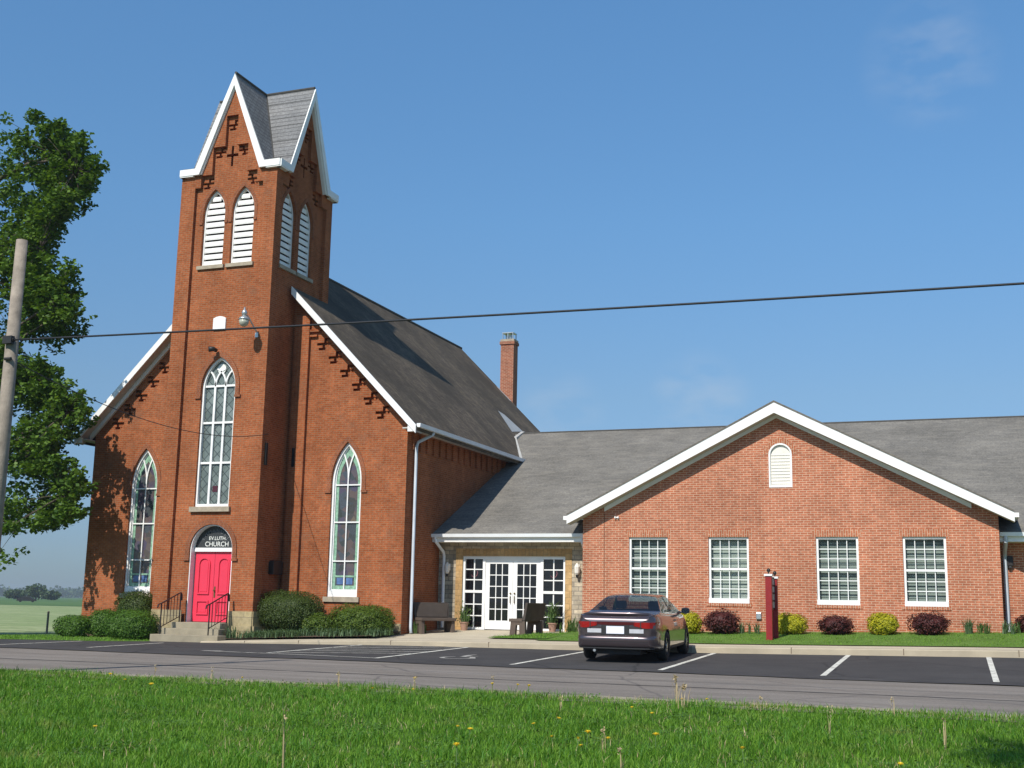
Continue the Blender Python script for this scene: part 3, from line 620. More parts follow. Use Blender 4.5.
# louvres
def louver(fr, c):
    mb = MB(); o = gothic(c, LV['w'], LV['z0'], LV['zs'], LV['zt']); i = gothic(c, LV['w']-.12, LV['z0']+.06, LV['zs'], LV['zt']-.09)
    fr.ring(mb, o, i, -RD-.10, .12)
    p = mb.build('louver', M['white'], CH)
    sl = MB(); n = 11
    for k in range(n):
        z = LV['z0']+.06+k*.235
        zz = z+.12
        if zz > LV['zt']-.2: break
        hw = (LV['w']-.12)/2
        if zz > LV['zs']:
            h = LV['zt']-.09-LV['zs']; a = hw; rr = (a*a+h*h)/(2*a); d = zz-LV['zs']; hw = max(.03, math.sqrt(max(rr*rr-d*d, 0))-(rr-a))
        sl.hexa([fr.P(c-hw, z, -RD-.12), fr.P(c+hw, z, -RD-.12), fr.P(c+hw, z+.10, -RD-.27), fr.P(c-hw, z+.10, -RD-.27), fr.P(c-hw, z+.03, -RD-.11), fr.P(c+hw, z+.03, -RD-.11), fr.P(c+hw, z+.13, -RD-.26), fr.P(c-hw, z+.13, -RD-.26)])
        sl.hexa([fr.P(c-hw, z-.02, -RD-.135), fr.P(c+hw, z-.02, -RD-.135), fr.P(c+hw, z-.02, -RD-.12), fr.P(c-hw, z-.02, -RD-.12), fr.P(c-hw, z+.148, -RD-.135), fr.P(c+hw, z+.148, -RD-.135), fr.P(c+hw, z+.148, -RD-.12), fr.P(c-hw, z+.148, -RD-.12)])
    sl.build('slats', M['louver'], p)
    sb = MB(); fr.box(sb, c-LV['w']/2-.1, c+LV['w']/2+.1, LV['z0']-.13, LV['z0']-.002, -RD-.2, -.05); sb.build('sill', M['sill_stone'], p)
for c in LC: louver(S_tow, c)
for c in SLV: louver(E_tow, c)
# church windows
def arc_pts(c, w, zs, zt, s, n=8): return [(2*c-x if s < 0 else x, z) for x, z in arc_right(c, w, zs, zt, n)]
def side_window(c):
    w, z0, zs, zt = WIN['w'], WIN['z0'], WIN['zs'], WIN['zt']; mb = MB(); fr = S_main
    o = gothic(c, w, z0, zs, zt); i = gothic(c, w-.15, z0+.20, zs, zt-.12)
    fr.ring(mb, o, i, -.07, .12)
    i2 = gothic(c, w-.23, z0+.25, zs, zt-.19); fr.ring(mb, i, i2, -.13, .05)
    for z in (1.92, 3.24, 4.52): fr.box(mb, c-w/2+.1, c+w/2-.1, z-.022, z+.022, -.16, -.115)
    fr.box(mb, c-.02, c+.02, z0+.2, 5.0, -.16, -.112)
    iw = w-.26
    for s in (-1, 1):   # Y tracery: two curved bars
        pts = arc_pts(c-s*iw/2, iw, 4.75, 4.75+(zt-.2-zs)*1.05, s, 8)[:7]; fr.strip(mb, pts, .045, -.16, -.114)
    p = mb.build('window', M['white'], CH)
    g = MB(); fr.panel(g, [gothic(c, w-.2, z0+.2, zs, zt-.14)], -.17, .02); g.build('glass', M['stained'], p)
    g = MB(); fr.ring(g, gothic(c, w-.24, z0+.26, zs, zt-.20), gothic(c, w-.44, z0+.38, zs, zt-.46), -.162, .004)
    fr.box(g, c-w/2+.2, c+w/2-.2, z0+.66, z0+.72, -.168, -.161); g.build('glass_border', M['stained_border'], p)
    g = MB()
    for s in (-1, 1): g.cut(); fr.box(g, min(c+s*.06, c+s*.30), max(c+s*.06, c+s*.30), z0+.42, z0+.64, -.168, -.160)
    g.build_each('glass_panel', M['stained_blue'], p)
    sb = MB(); fr.box(sb, c-w/2-.1, c+w/2+.1, z0-.17, z0-.003, -.2, .07); sb.build('sill', M['sill_stone'], p)
for c in WC: side_window(c)
c, w, z0, zs, zt = BIG['c'], BIG['w'], BIG['z0'], BIG['zs'], BIG['zt']; fr = S_tow; mb = MB()
fr.ring(mb, gothic(c, w, z0, zs, zt), gothic(c, w-.14, z0+.1, zs, zt-.09), -RD-.07, .12)
iw = w-.12
for z in (5.12, 6.50): fr.box(mb, c-w/2+.05, c+w/2-.05, z-.035, z+.035, -RD-.17, -RD-.115)
fr.box(mb, c-w/2+.05, c+w/2-.05, zs+.02, zs+.09, -RD-.17, -RD-.115)
for k in (-1, 1): fr.box(mb, c+k*iw/6-.04, c+k*iw/6+.04, z0+.08, zs+.05, -RD-.17, -RD-.112)
def clip_arc(pts):
    out = []
    for x, z in pts:
        h = zt-.05-zs; a = w/2-.05; rr = (a*a+h*h)/(2*a); d = max(z-zs, 0); hw = math.sqrt(max(rr*rr-d*d, 0))-(rr-a)
        if abs(x-c) > hw+.02: break
        out.append((x, z))
    return out
third = iw/3
for k in (-1, 1):
    for s in (-1, 1):
        x0 = c+k*third/2
        pts = [(x0+s*(1-math.cos(t))*third*1.15, zs+.05+math.sin(t)*third*1.5) for t in np.linspace(0, 1.35, 9)]
        pts = clip_arc(pts)
        if len(pts) > 2: fr.strip(mb, pts, .055, -RD-.17, -RD-.113)
bw = mb.build('window', M['white'], CH)
g = MB(); fr.panel(g, [gothic(c, w-.1, z0+.05, zs, zt-.05)], -RD-.18, .02); g.build('glass', M['storm'], bw)
g = MB(); fr.box(g, c-.10, c+.10, z0+.52, z0+.72, -RD-.178, -RD-.168); g.build('glass_panel', M['reflector'], bw)
sb = MB(); fr.box(sb, c-w/2-.12, c+w/2+.10, z0-.17, z0-.003, -RD-.2, -.02); sb.build('sill', M['sill_stone'], bw)
sb = MB()   # stained medallion in the head of the tall window
sb.lathe((0, 0, 0), [(.001, 0), (.17, 0), (.17, .03), (.001, .03)], 14)
sb.v = [tuple(S_tow.P(c+x, 8.38+y, -RD-.165+z)) for x, y, z in sb.v]; sb.build('medallion', M['letters'], bw)
fx = MB(); fx.tube([S_tow.P(.24, 8.98, 0), S_tow.P(.24, 9.0, .16), S_tow.P(.10, 8.98, .24)], [.07, .08, .10], 10); fx.build('flood_lamp', M['black'], CH, smooth=True)
# door
dc, dw = DOOR['c'], DOOR['w']; fr = S_tow; mb = MB()
fr.ring(mb, gothic(dc, dw, DOOR['z0'], DOOR['zs'], DOOR['zt']), gothic(dc, dw-.06, DOOR['z0']+.001, DOOR['zs'], DOOR['zt']-.03), -.14, .32)
fr.box(mb, dc-dw/2+.05, dc+dw/2-.05, 2.13, 2.26, -.46, -.30)
df = mb.build('door_frame', M['white'], CH)
mb = MB(); fr.panel(mb, [gothic(dc, dw-.06, 2.2, 2.26, DOOR['zt']-.03)], -.36, .04); lun = mb.build('lunette', M['lead'], df)
for s, nm in ((-1, 'door'), (1, 'door')):
    mb = MB(); a, b = sorted((dc+s*.006, dc+s*(dw/2-.06))); fr.box(mb, a, b, DOOR['z0']+.02, 2.128, -.44, -.385)
    d = mb.build(nm, M['red_door'], CH)
    pn = MB(); m_ = (a+b)/2; pw = .46
    fr.ring(pn, gothic(m_, pw, .72, 1.72, 1.94), gothic(m_, pw-.09, .765, 1.72, 1.895), -.345, .045)
    fr.panel(pn, [gothic(m_, pw-.17, .805, 1.72, 1.855)], -.372, .015)
    rect = lambda k: [(m_-pw/2+k, .05+k), (m_+pw/2-k, .05+k), (m_+pw/2-k, .52-k), (m_-pw/2+k, .52-k)]
    fr.ring(pn, rect(0), rect(.045), -.345, .045); fr.panel(pn, [rect(.085)], -.372, .015)
    pn.build('door_panel', M['red_door'], d)
    if s > 0:
        kb_ = MB(); fr.box(kb_, dc+.035, dc+.09, .62, .98, -.384, -.372); kb_.tube([fr.P(dc+.062, .85, -.375), fr.P(dc+.062, .85, -.31)], .028, 8); kb_.build('handle', M['brass'], d)
mb = MB(); fr.box(mb, dc-.006, dc+.006, DOOR['z0']+.02, 2.128, -.44, -.41); mb.build('door_gap', M['dark'], df)
def letters(txt, size, pts, mat, parent, name='lettering', arc=None, bold=.001):
    """pts(u,z) centre of line on the lunette; each line is one mesh"""
    V = []; F = []
    def one(s, cu, cz, rot):
        cv = bpy.data.curves.new('t', 'FONT'); cv.body = s; cv.size = size; cv.align_x = 'CENTER'; cv.offset = bold; cv.extrude = .006
        o = bpy.data.objects.new('t', cv); COL.objects.link(o); dg = bpy.context.evaluated_depsgraph_get()
        me = bpy.data.meshes.new_from_object(o.evaluated_get(dg)); b = len(V)
        for v in me.vertices:
            x, y = v.co.x*1.0, v.co.y; x, y = x*math.cos(rot)-y*math.sin(rot), x*math.sin(rot)+y*math.cos(rot)
            V.append(S_tow.P(cu+x, cz+y, -.352+v.co.z))
        for p in me.polygons: F.append(tuple(b+i for i in p.vertices))
        bpy.data.objects.remove(o); bpy.data.curves.remove(cv); bpy.data.meshes.remove(me)
    if arc is None: one(txt, *pts, 0)
    else:
        r, a0, a1 = arc
        for i, ch in enumerate(txt):
            a = R(a0+(a1-a0)*i/(len(txt)-1)); one(ch, pts[0]+r*math.cos(a), pts[1]+r*math.sin(a), a-R(90))
    m = MB(); m.v = [tuple(v) for v in V]; m.f = F; m.build(name, mat, parent)
letters('CHURCH', .225, (dc+.06, 2.31), M['letters'], lun)
letters('EV.LUTH.', .17, (dc+.08, 2.52), M['letters'], lun)
letters('EMMANUEL', .17, (dc, 2.28), M['letters_dim'], lun, arc=(.50, 150, 30))
# steps and railings
sp = MB(); sp.box(-.47, 1.47, -2.86, TY-.13, -1.0, -.20); sp.box(-.52, 1.65, -3.28, -2.862, -1.0, -.385); sp.box(-.60, 1.95, -3.76, -3.282, -1.0, -.575)
sp.cut(); sp.box(-.40, 1.33, TY-.128, TY+.42, -.9, -.196); sp.build('step', M['step_stone'], CH, bevel=.015)
def railing(u):
    mb = MB()
    mb.tube([(u, -2.50, -.2), (u, -2.50, .72)], .022, 6); mb.tube([(u, -3.5, -.58), (u, -3.5, .40)], .022, 6)
    mb.tube([(u, -2.42, .50), (u, -2.44, .70), (u, -2.50, .76), (u, -2.62, .72), (u, -3.5, .40), (u, -3.66, .36), (u, -3.70, .26)], .024, 6)
    mb.tube([(u, -2.50, -.02), (u, -3.5, -.36)], .015, 6)
    for k in range(1, 6):
        y = -2.5-k*1/6; mb.tube([(u, y, -.02-.34*k/6), (u, y, .75-.36*k/6)], .012, 5)
    mb.build('railing', M['black'], CH)
railing(-.42); railing(1.42)
# wall plaque, lamp, fittings on the tower
mb = MB(); S_tow.panel(mb, [[(-.01, 9.72), (.49, 9.72), (.49, 10.14), (.37, 10.19), (.24, 10.21), (.11, 10.19), (-.01, 10.14)]], -RD+.05, .06); mb.build('wall_plaque', M['white'], CH)
mb = MB(); mb.tube([S_tow.P(1.84, 9.42, -RD), S_tow.P(1.84, 9.5, -.02), S_tow.P(1.83, 9.62, .15), S_tow.P(1.80, 9.92, .50), S_tow.P(1.78, 10.02, .68)], .028, 8)
mb.box(1.78, 1.90, TY-.03, TY+RD, 9.34, 9.50)
lp = mb.build('wall_lamp', M['steel'], CH, smooth=False)
mb = MB(); mb.lathe(tuple(S_tow.P(1.77, 9.80, .72)), [(.075, .12), (.10, .24), (.075, .31), (.035, .34), (.03, .42)], 14); mb.lathe(tuple(S_tow.P(1.77, 9.80, .72)), [(.19, -.01), (.18, .04), (.09, .12)], 16); mb.build('lamp_shade', M['steel'], lp, smooth=True)
mb = MB(); mb.lathe(tuple(S_tow.P(1.77, 9.80, .72)), [(.05, -.24), (.12, -.20), (.16, -.12), (.175, -.01)], 16); mb.build('lamp_globe', M['lampglass'], lp, smooth=True)
mb = MB(); mb.box(2.2, 2.34, -2.16, -2.06, 5.0, 5.75); mb.cut(); mb.box(2.42, 2.52, -.66, -.56, 5.1, 5.75); mb.build_each('vent_slot', M['dark'], CH)
mb = MB(); mb.box(2.14, 2.34, -1.32, -.72, 1.42, 1.84); mb.box(2.14, 2.32, -1.28, -.76, 1.46, 1.88); mb.build('meter_box', M['black'], CH, bevel=.02)
# chimney
mb = MB(); mb.box(2.42, 3.12, 19.05, 19.65, -1.0, 13.55); mb.box(2.45, 3.09, 18.58, 19.06, -1.0, 10.2); mb.box(2.37, 3.17, 19.0, 19.70, 13.55, 13.70); chim = mb.build('chimney', M['chimney_brick'], CH)
mb = MB(); mb.box(2.40, 3.14, 19.03, 19.67, 13.702, 13.82); mb.build('chimney_cap', M['sill_stone'], chim)
mb = MB()
for x in (2.5, 2.77, 3.04):
    for y in (19.12, 19.58): mb.tube([(x, y, 13.82), (x, y, 14.14)], .03, 6)
mb.box(2.46, 3.08, 19.08, 19.62, 14.14, 14.18); mb.lathe((2.77, 19.35, 13.82), [(.14, 0), (.14, .22)], 10); mb.build('flue_cap', M['steel'], chim)
mb = MB(); mb.add([on_roof(2.40, 18.82), on_roof(3.16, 18.82), on_roof(3.16, 18.55), on_roof(2.40, 18.55)], [(0, 1, 2, 3)]); mb.build('chimney_flashing', M['flash'], chim)

# ------------------------------------------------------------------ annex
AN = thing('parish_hall', 'low modern brick hall with a white trimmed gable and stone entry beside the church', 'hall', (18.7, 1.42, -.2))
AX0, AX1, AY, EY = 12.31, 25.02, 1.42, 2.75; AC = (AX0+AX1)/2; APZ, ATZ = 6.98, 3.52; ASL = .515
S_an = Fr((0, AY, 0), (1, 0, 0), (0, -1, 0)); S_en = FrM((0, EY, 0), (1, 0, 0), (0, -1, 0), lambda p: Vector((.2147+.9911*p[0], p[1]-.35, .0049+.9911*p[2])))
gz = lambda x: APZ-ASL*abs(x-AC)
AW = [(13.87, 15.15), (16.46, 17.73), (19.78, 21.04), (22.32, 23.55)]; WZ0, WZ1 = .74, 2.79
AB = M['annex_brick']; wl = MB()
rects = [[(a, WZ0), (b, WZ0), (b, WZ1), (a, WZ1)] for a, b in AW]
vent = gothic(18.76, .72, 4.33, 5.36, 5.72, 8)
S_an.panel(wl, [[(AX0, -.9), (AX1, -.9), (AX1, gz(AX1)-.2), (AC, APZ-.2), (AX0, gz(AX0)-.2)]]+rects+[vent], 0, .22)
for x, n in ((AX0, (-1, 0, 0)), (AX1, (1, 0, 0))):
    Fr((x, 0, 0), (0, 1, 0), n).panel(wl, [[(AY, -.9), (13, -.9), (13, 3.25), (AY, 3.25)]], 0, .2, open_=True)
S_en.panel(wl, [[(AX1+.001, -.9), (36, -.9), (36, 3.0), (AX1+.001, 3.0)]], 0, .2, open_=True)
Fr((36, 0, 0), (0, 1, 0), (1, 0, 0)).panel(wl, [[(2.4, -.9), (22.7, -.9), (22.7, 3.0), (12.74, 7.8), (2.4, 3.0)]], 0, .2, open_=True)
Fr((0, 22.7, 0), (1, 0, 0), (0, 1, 0)).panel(wl, [[(6.5, -.9), (36, -.9), (36, 3.0), (6.5, 3.0)]], 0, .2, open_=True)
wl.build('wall', AB, AN)
sc = MB()
for a, b in AW: S_an.box(sc, a-.10, b+.10, WZ1+.002, WZ1+.225, -.15, .004); sc.cut(); S_an.box(sc, a-.08, b+.08, WZ0-.10, WZ0-.002, -.15, .02); sc.cut()
n = 13
for k in range(n):    # rowlock arch over the round-headed vent
    t = math.pi*(k+.5)/n; r0, r1 = .365, .53; dt = math.pi/n*.44
    q = [(18.76+r*math.cos(tt), 5.36+r*math.sin(tt)) for r, tt in ((r0, t-dt), (r1, t-dt), (r1, t+dt), (r0, t+dt))]
    S_an.panel(sc, [q], .008, .1)
sc.build_each('soldier_course', M['annex_brick_soldier'], AN)
mb = MB(); S_an.ring(mb, gothic(18.76, .72, 4.33, 5.36, 5.72, 8), gothic(18.76, .62, 4.38, 5.36, 5.67, 8), .012, .12); vt = mb.build('gable_vent', M['white'], AN)
mb = MB(); S_an.panel(mb, [gothic(18.76, .62, 4.38, 5.36, 5.67, 8)], -.06, .02)
for k in range(10): S_an.box(mb, 18.47, 19.05, 4.44+k*.1, 4.46+k*.1, -.061, -.045)
mb.build('vent_slats', M['offwhite'], vt)
mb = MB(); mb.box(13.035, 13.05, AY-.003, AY+.01, -.2, 3.55); mb.build('control_joint', M['mulch'], AN)
# rake trims of the gable
EAV = .46; tipL, tipR = 11.90, 25.45
fa = MB(); sf = MB(); rf = MB()
for s in (-1, 1):
    a, b = AC, (tipL if s < 0 else tipR)
    z = lambda x, t: APZ-ASL*abs(x-AC)-t
    y0, y1 = AY-EAV-.03, AY-EAV
    fa.hexa([(a, y0, z(a, .36)), (b, y0, z(b, .30)), (b, y1, z(b, .30)), (a, y1, z(a, .36)), (a, y0, z(a, .02)), (b, y0, z(b, .02)), (b, y1, z(b, .02)), (a, y1, z(a, .02))])
    bb = b-s*.45
    fa.hexa([(a, AY-.05, z(a, .46)), (bb-s*.7, AY-.05, z(bb-s*.7, .46)), (bb-s*.7, AY-.004, z(bb-s*.7, .46)), (a, AY-.004, z(a, .46)), (a, AY-.05, z(a, .32)), (bb-s*.7, AY-.05, z(bb-s*.7, .32)), (bb-s*.7, AY-.004, z(bb-s*.7, .32)), (a, AY-.004, z(a, .32))])
    sf.hexa([(a, y1, z(a, .36)), (b, y1, z(b, .30)), (b, AY+.01, z(b, .30)), (a, AY+.01, z(a, .36)), (a, y1, z(a, .32)), (b, y1, z(b, .26)), (b, AY+.01, z(b, .26)), (a, AY+.01, z(a, .32))])
    for (p0, p1) in ((a, b),):
        rf.hexa([(p0, AY-EAV-.05, z(p0, .02)), (p1, AY-EAV-.05, z(p1, .02)), (p1, 10.6, z(p1, .02)), (p0, 10.6, z(p0, .02)), (p0, AY-EAV-.05, z(p0, -.03)), (p1, AY-EAV-.05, z(p1, -.03)), (p1, 10.6, z(p1, -.03)), (p0, 10.6, z(p0, -.03))])
    xa, xb = sorted((b, b+s*.12)); fa.box(xa, xb, AY-EAV-.02, 3.6, z(b, .17), z(b, .04))       # eave gutter end
    fa.cut(); sf.cut()
fa.build_each('rake_board', M['white'], AN); sf.build_each('soffit', M['soffit'], AN)
GR = shingle_mat('gable_shingle', (.18, .16, .132), (.145, .13, .112), .33, .075, 1, streak=(.2, .18, .14))
rf.build('gable_roof', GR, AN)
# main roof
MZ0, MY0, MZR, MYR = 2.95, 1.78, 8.0, 12.74; MSL = (MZR-MZ0)/(MYR-MY0)
rm = MB()
def mroof(xa, xb, y0, y1):
    zf = lambda y: MZR-MSL*abs(y-MYR)
    rm.hexa([(xa, y0, zf(y0)-.14), (xb, y0, zf(y0)-.14), (xb, y1, zf(y1)-.14), (xa, y1, zf(y1)-.14), (xa, y0, zf(y0)), (xb, y0, zf(y0)), (xb, y1, zf(y1)), (xa, y1, zf(y1))])
mroof(6.52, AX0+.1, MY0, 9.3); mroof(AX1-.1, 36.4, MY0, 9.3); mroof(AX0+.1, AX1-.1, 2.2, 9.3); mroof(5.0, 36.4, 9.3, MYR); mroof(5.0, 36.4, MYR, 23.6)
mr = rm.build('main_roof', M['annex_roof'], AN)
mb = MB(); mb.tube([(5.45, MYR, MZR+.0), (36.4, MYR, MZR+.0)], .05, 6); mb.build('ridge_cap', M['ridge'], mr)
mb = MB()   # white metal edge strip beside the church roof
mb.hexa([(5.86, 11.9, 7.62), (6.02, 11.9, 7.62), (6.02, 12.9, 8.05), (5.86, 12.9, 8.05), (5.86, 11.9, 7.72), (6.02, 11.9, 7.72), (6.02, 12.9, 8.12), (5.86, 12.9, 8.12)])
zf = lambda y: MZR-MSL*abs(y-MYR)
mb.hexa([(7.08, 9.35, zf(9.35)+.01), (7.24, 9.35, zf(9.35)+.01), (5.98, 12.0, zf(12)+.01), (5.82, 12.0, zf(12)+.01), (7.08, 9.35, zf(9.35)+.06), (7.24, 9.35, zf(9.35)+.06), (5.98, 12.0, zf(12)+.06), (5.82, 12.0, zf(12)+.06)])
mb.build('flashing', M['flash'], mr)
gm = MB()
for xa, xb in ((6.53, AX0-.02), (AX1+.02, 36.3)):
    gm.hexa([(xa, MY0-.12, 2.82), (xb, MY0-.12, 2.82), (xb, MY0-.005, 2.80), (xa, MY0-.005, 2.80), (xa, MY0-.14, 2.93), (xb, MY0-.14, 2.93), (xb, MY0-.005, 2.93), (xa, MY0-.005, 2.93)]); gm.cut()
    g_ = MB(); g_.box(xa, xb, MY0-.004, MY0+.03, 2.66, 2.80); g_.box(xa, xb, MY0+.03, 2.4, 2.66, 2.69); g_.build('fascia', M['white'], AN)
gm.build_each('gutter', M['gutter'], AN)
mb = MB(); mb.tube([(6.88, MY0-.07, 2.83), (6.88, MY0-.05, 2.68), (6.97, 2.4-.18, 2.34), (6.97, 2.4-.10, 2.2), (6.97, 2.4-.10, -.25)], .055, 8); mb.build('downspout', M['gutter'], AN)
mb = MB(); mb.tube([(12.2, MY0-.07, 2.83), (12.2, MY0-.05, 2.62), (12.22, 2.4-.2, 2.2)], .055, 8); mb.build('downspout', M['gutter'], AN)
mb = MB(); mb.tube([(25.2, MY0-.07, 2.83), (25.2, MY0-.05, 2.66), (25.16, 2.4-.18, 2.34), (25.16, 2.4-.1, 2.2), (25.16, 2.4-.10, .02)], .06, 8); mb.build('downspout', M['downspout'], AN)
# windows of the annex
def annex_window(a, b, light):
    fr = S_an; mb = MB(); d = -.06
    R0 = lambda k, kb=0: [(a+k, WZ0+k+kb), (b-k, WZ0+k+kb), (b-k, WZ1-k), (a+k, WZ1-k)]
    fr.ring(mb, R0(0), R0(.07, .08), d, .1)
    zm = (WZ0+WZ1)/2+.03
    fr.box(mb, a+.07, b-.07, zm-.035, zm+.035, d-.09, d-.03)
    fr.box(mb, a+.001, b-.001, WZ0-.001, WZ0+.15, -.10, .012)
    win = mb.build('window', M['white'], AN)
    mu = MB(); ia, ib = a+.07, b-.07
    for k in range(1, 4):
        u = ia+(ib-ia)*k/4; fr.box(mu, u-.012, u+.012, WZ0+.1, WZ1-.07, d-.085, d-.058)
    for z0, z1 in ((WZ0+.15, zm-.035), (zm+.035, WZ1-.07)):
        for k in range(1, 3):
            z = z0+(z1-z0)*k/3; fr.box(mu, ia, ib, z-.012, z+.012, d-.083, d-.06)
    mu.build('muntin', M['white'], win)
    g = MB(); fr.panel(g, [[(ia-.01, WZ0+.1), (ib+.01, WZ0+.1), (ib+.01, WZ1-.05), (ia-.01, WZ1-.05)]], d-.074, 0); g.build('glass', M['glass'], win)
    bl = MB(); n = 22
    for k in range(n):
        z = WZ0+.06+k*(WZ1-WZ0-.1)/n; t = .088 if light else .074
        bl.add([fr.P(ia-.03, z, -.27), fr.P(ib+.03, z, -.27), fr.P(ib+.03, z+t, -.29), fr.P(ia-.03, z+t, -.29)], [(0, 1, 2, 3)])
    bl.build('blind', M['blind_light' if light else 'blind'], win)
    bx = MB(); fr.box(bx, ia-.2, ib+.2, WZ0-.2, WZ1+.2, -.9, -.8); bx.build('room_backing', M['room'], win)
for i, (a, b) in enumerate(AW): annex_window(a, b, i == 1)
mb = MB(); S_an.box(mb, 17.93, 18.09, .26, .47, 0, .07); mb.build('outlet_cover', M['steel'], AN, bevel=.02)
mb = MB(); S_an.box(mb, 13.40, 13.44, 3.40, 3.46, 0, .08); S_an.box(mb, 13.5, 13.54, 3.40, 3.46, 0, .08); S_an.box(mb, 13.42, 13.52, 3.41, 3.45, 0, .04); mb.build('security_lamp', M['white'], AN)
mb = MB(); S_en.box(mb, 25.22, 25.4, 1.98, 2.28, 0, .14); S_en.box(mb, 25.26, 25.36, 1.9, 1.98, .02, .12); mb.build('wing_lamp', M['black'], AN, bevel=.02)
# stone entry
FX0, FX1, FZ0, FZ1 = 7.50, 11.28, -.30, 2.22
es = MB(); S_en.panel(es, [[(6.52, -.9), (AX0+.1, -.9), (AX0+.1, 2.75), (6.52, 2.75)], [(FX0, -.3), (FX1, -.3), (FX1, FZ1), (FX0, FZ1)]], 0, .3)
es.build('stone_wall', M['fieldstone'], AN)
es = MB(); S_en.box(es, FX0-.26, FX0-.003, -.32, FZ1+.26, -.28, .02); es.cut(); S_en.box(es, FX1+.003, FX1+.24, -.32, FZ1+.26, -.28, .02); es.build_each('stone_jamb', M['sandstone'], AN)
es = MB(); S_en.box(es, FX0-.002, FX1+.002, FZ1+.003, FZ1+.26, -.28, .022); es.build('stone_lintel', M['sandstone_soldier'], AN)
en = MB(); fr = S_en
for a, b in ((FX0, FX0+.08), (8.24, 8.34), (10.38, 10.48), (FX1-.08, FX1)): fr.box(en, a, b, FZ0, FZ1, -.16, -.04)
fr.box(en, FX0+.08, 8.24, FZ1-.1, FZ1, -.16, -.042); fr.box(en, 8.34, 10.38, FZ1-.12, FZ1, -.16, -.042); fr.box(en, 10.48, FX1-.08, FZ1-.1, FZ1, -.16, -.042)
ef = en.build('entry_frame', M['white'], AN)
for a, b in ((FX0+.08, 8.24), (10.48, FX1-.08)):
    mb = MB(); zmid = 1.0
    fr.box(mb, a, b, FZ0, FZ0+.08, -.16, -.05); fr.box(mb, a, b, zmid-.045, zmid+.045, -.15, -.05)
    u = (a+b)/2; fr.box(mb, u-.02, u+.02, FZ0+.08, FZ1-.1, -.13, -.085)
    for z0, z1 in ((FZ0+.08, zmid-.045), (zmid+.045, FZ1-.1)):
        for k in (1, 2): z = z0+(z1-z0)*k/3; fr.box(mb, a, b, z-.018, z+.018, -.128, -.083)
    sl_ = mb.build('sidelight', M['white'], AN)
    g = MB(); fr.panel(g, [[(a, FZ0+.05), (b, FZ0+.05), (b, FZ1-.08), (a, FZ1-.08)]], -.115, 0); g.build('glass', M['doorglass'], sl_)
    wr = MB(); cx, cz = u-.02, 1.62; wr.tube([fr.P(cx+.13*math.cos(t), cz+.13*math.sin(t), -.16) for t in np.linspace(0, 6.28, 14)], .05, 6); fr.box(wr, cx-.04, cx+.04, cz-.3, cz-.1, -.18, -.15); wr.build('wreath', M['pinkglow'], sl_)
for s in (-1, 1):
    a, b = (8.345, 9.355) if s < 0 else (9.365, 10.375)
    mb = MB(); ga, gb, g0, g1 = a+.155, b-.165 if s < 0 else b-.155, .02, 1.96
    rect = lambda x0, x1, z0, z1: [(x0, z0), (x1, z0), (x1, z1), (x0, z1)]
    fr.ring(mb, rect(a, b, FZ0+.02, FZ1-.123), rect(ga, gb, g0, g1), -.07, .06)
    for k in (1, 2): u = ga+(gb-ga)*k/3; fr.box(mb, u-.014, u+.014, g0, g1, -.11, -.078)
    for k in range(1, 5): z = g0+(g1-g0)*k/5; fr.box(mb, ga, gb, z-.014, z+.014, -.108, -.08)
    d = mb.build('door', M['white'], AN)
    g = MB(); fr.panel(g, [[(ga-.01, g0-.01), (gb+.01, g0-.01), (gb+.01, g1+.01), (ga-.01, g1+.01)]], -.095, 0); g.build('glass', M['doorglass'], d)
    h = MB(); hx = b-.07 if s < 0 else a+.07
    h.tube([fr.P(hx, .62, -.07), fr.P(hx, .62, -.02), fr.P(hx-s*.0, .85, -.015), fr.P(hx, .85, -.07)], .014, 6); h.tube([fr.P(hx, .95, -.07), fr.P(hx, .95, -.03)], .03, 8); h.build('handle', M['brass'], d)
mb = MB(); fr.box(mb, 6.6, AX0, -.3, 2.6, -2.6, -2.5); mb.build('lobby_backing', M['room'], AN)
for u in (6.97, 11.75):
    mb = MB(); fr.box(mb, u-.06, u+.06, 1.72, 1.95, 0, .05); mb.tube([fr.P(u, 1.92, .03), fr.P(u, 1.98, .12), fr.P(u, 1.93, .15)], .018, 6); sc_ = mb.build('wall_sconce', M['white'], AN)
    mb = MB(); mb.lathe(tuple(fr.P(u, 1.66, .15)), [(.045, -.06), (.085, .0), (.10, .2), (.06, .27), (.02, .33)], 8); mb.build('lantern', M['offwhite'], sc_)
    mb = MB(); mb.lathe(tuple(fr.P(u, 1.5, .15)), [(.02, 0), (.05, .05), (.05, .1)], 8); mb.build('finial', M['black'], sc_)

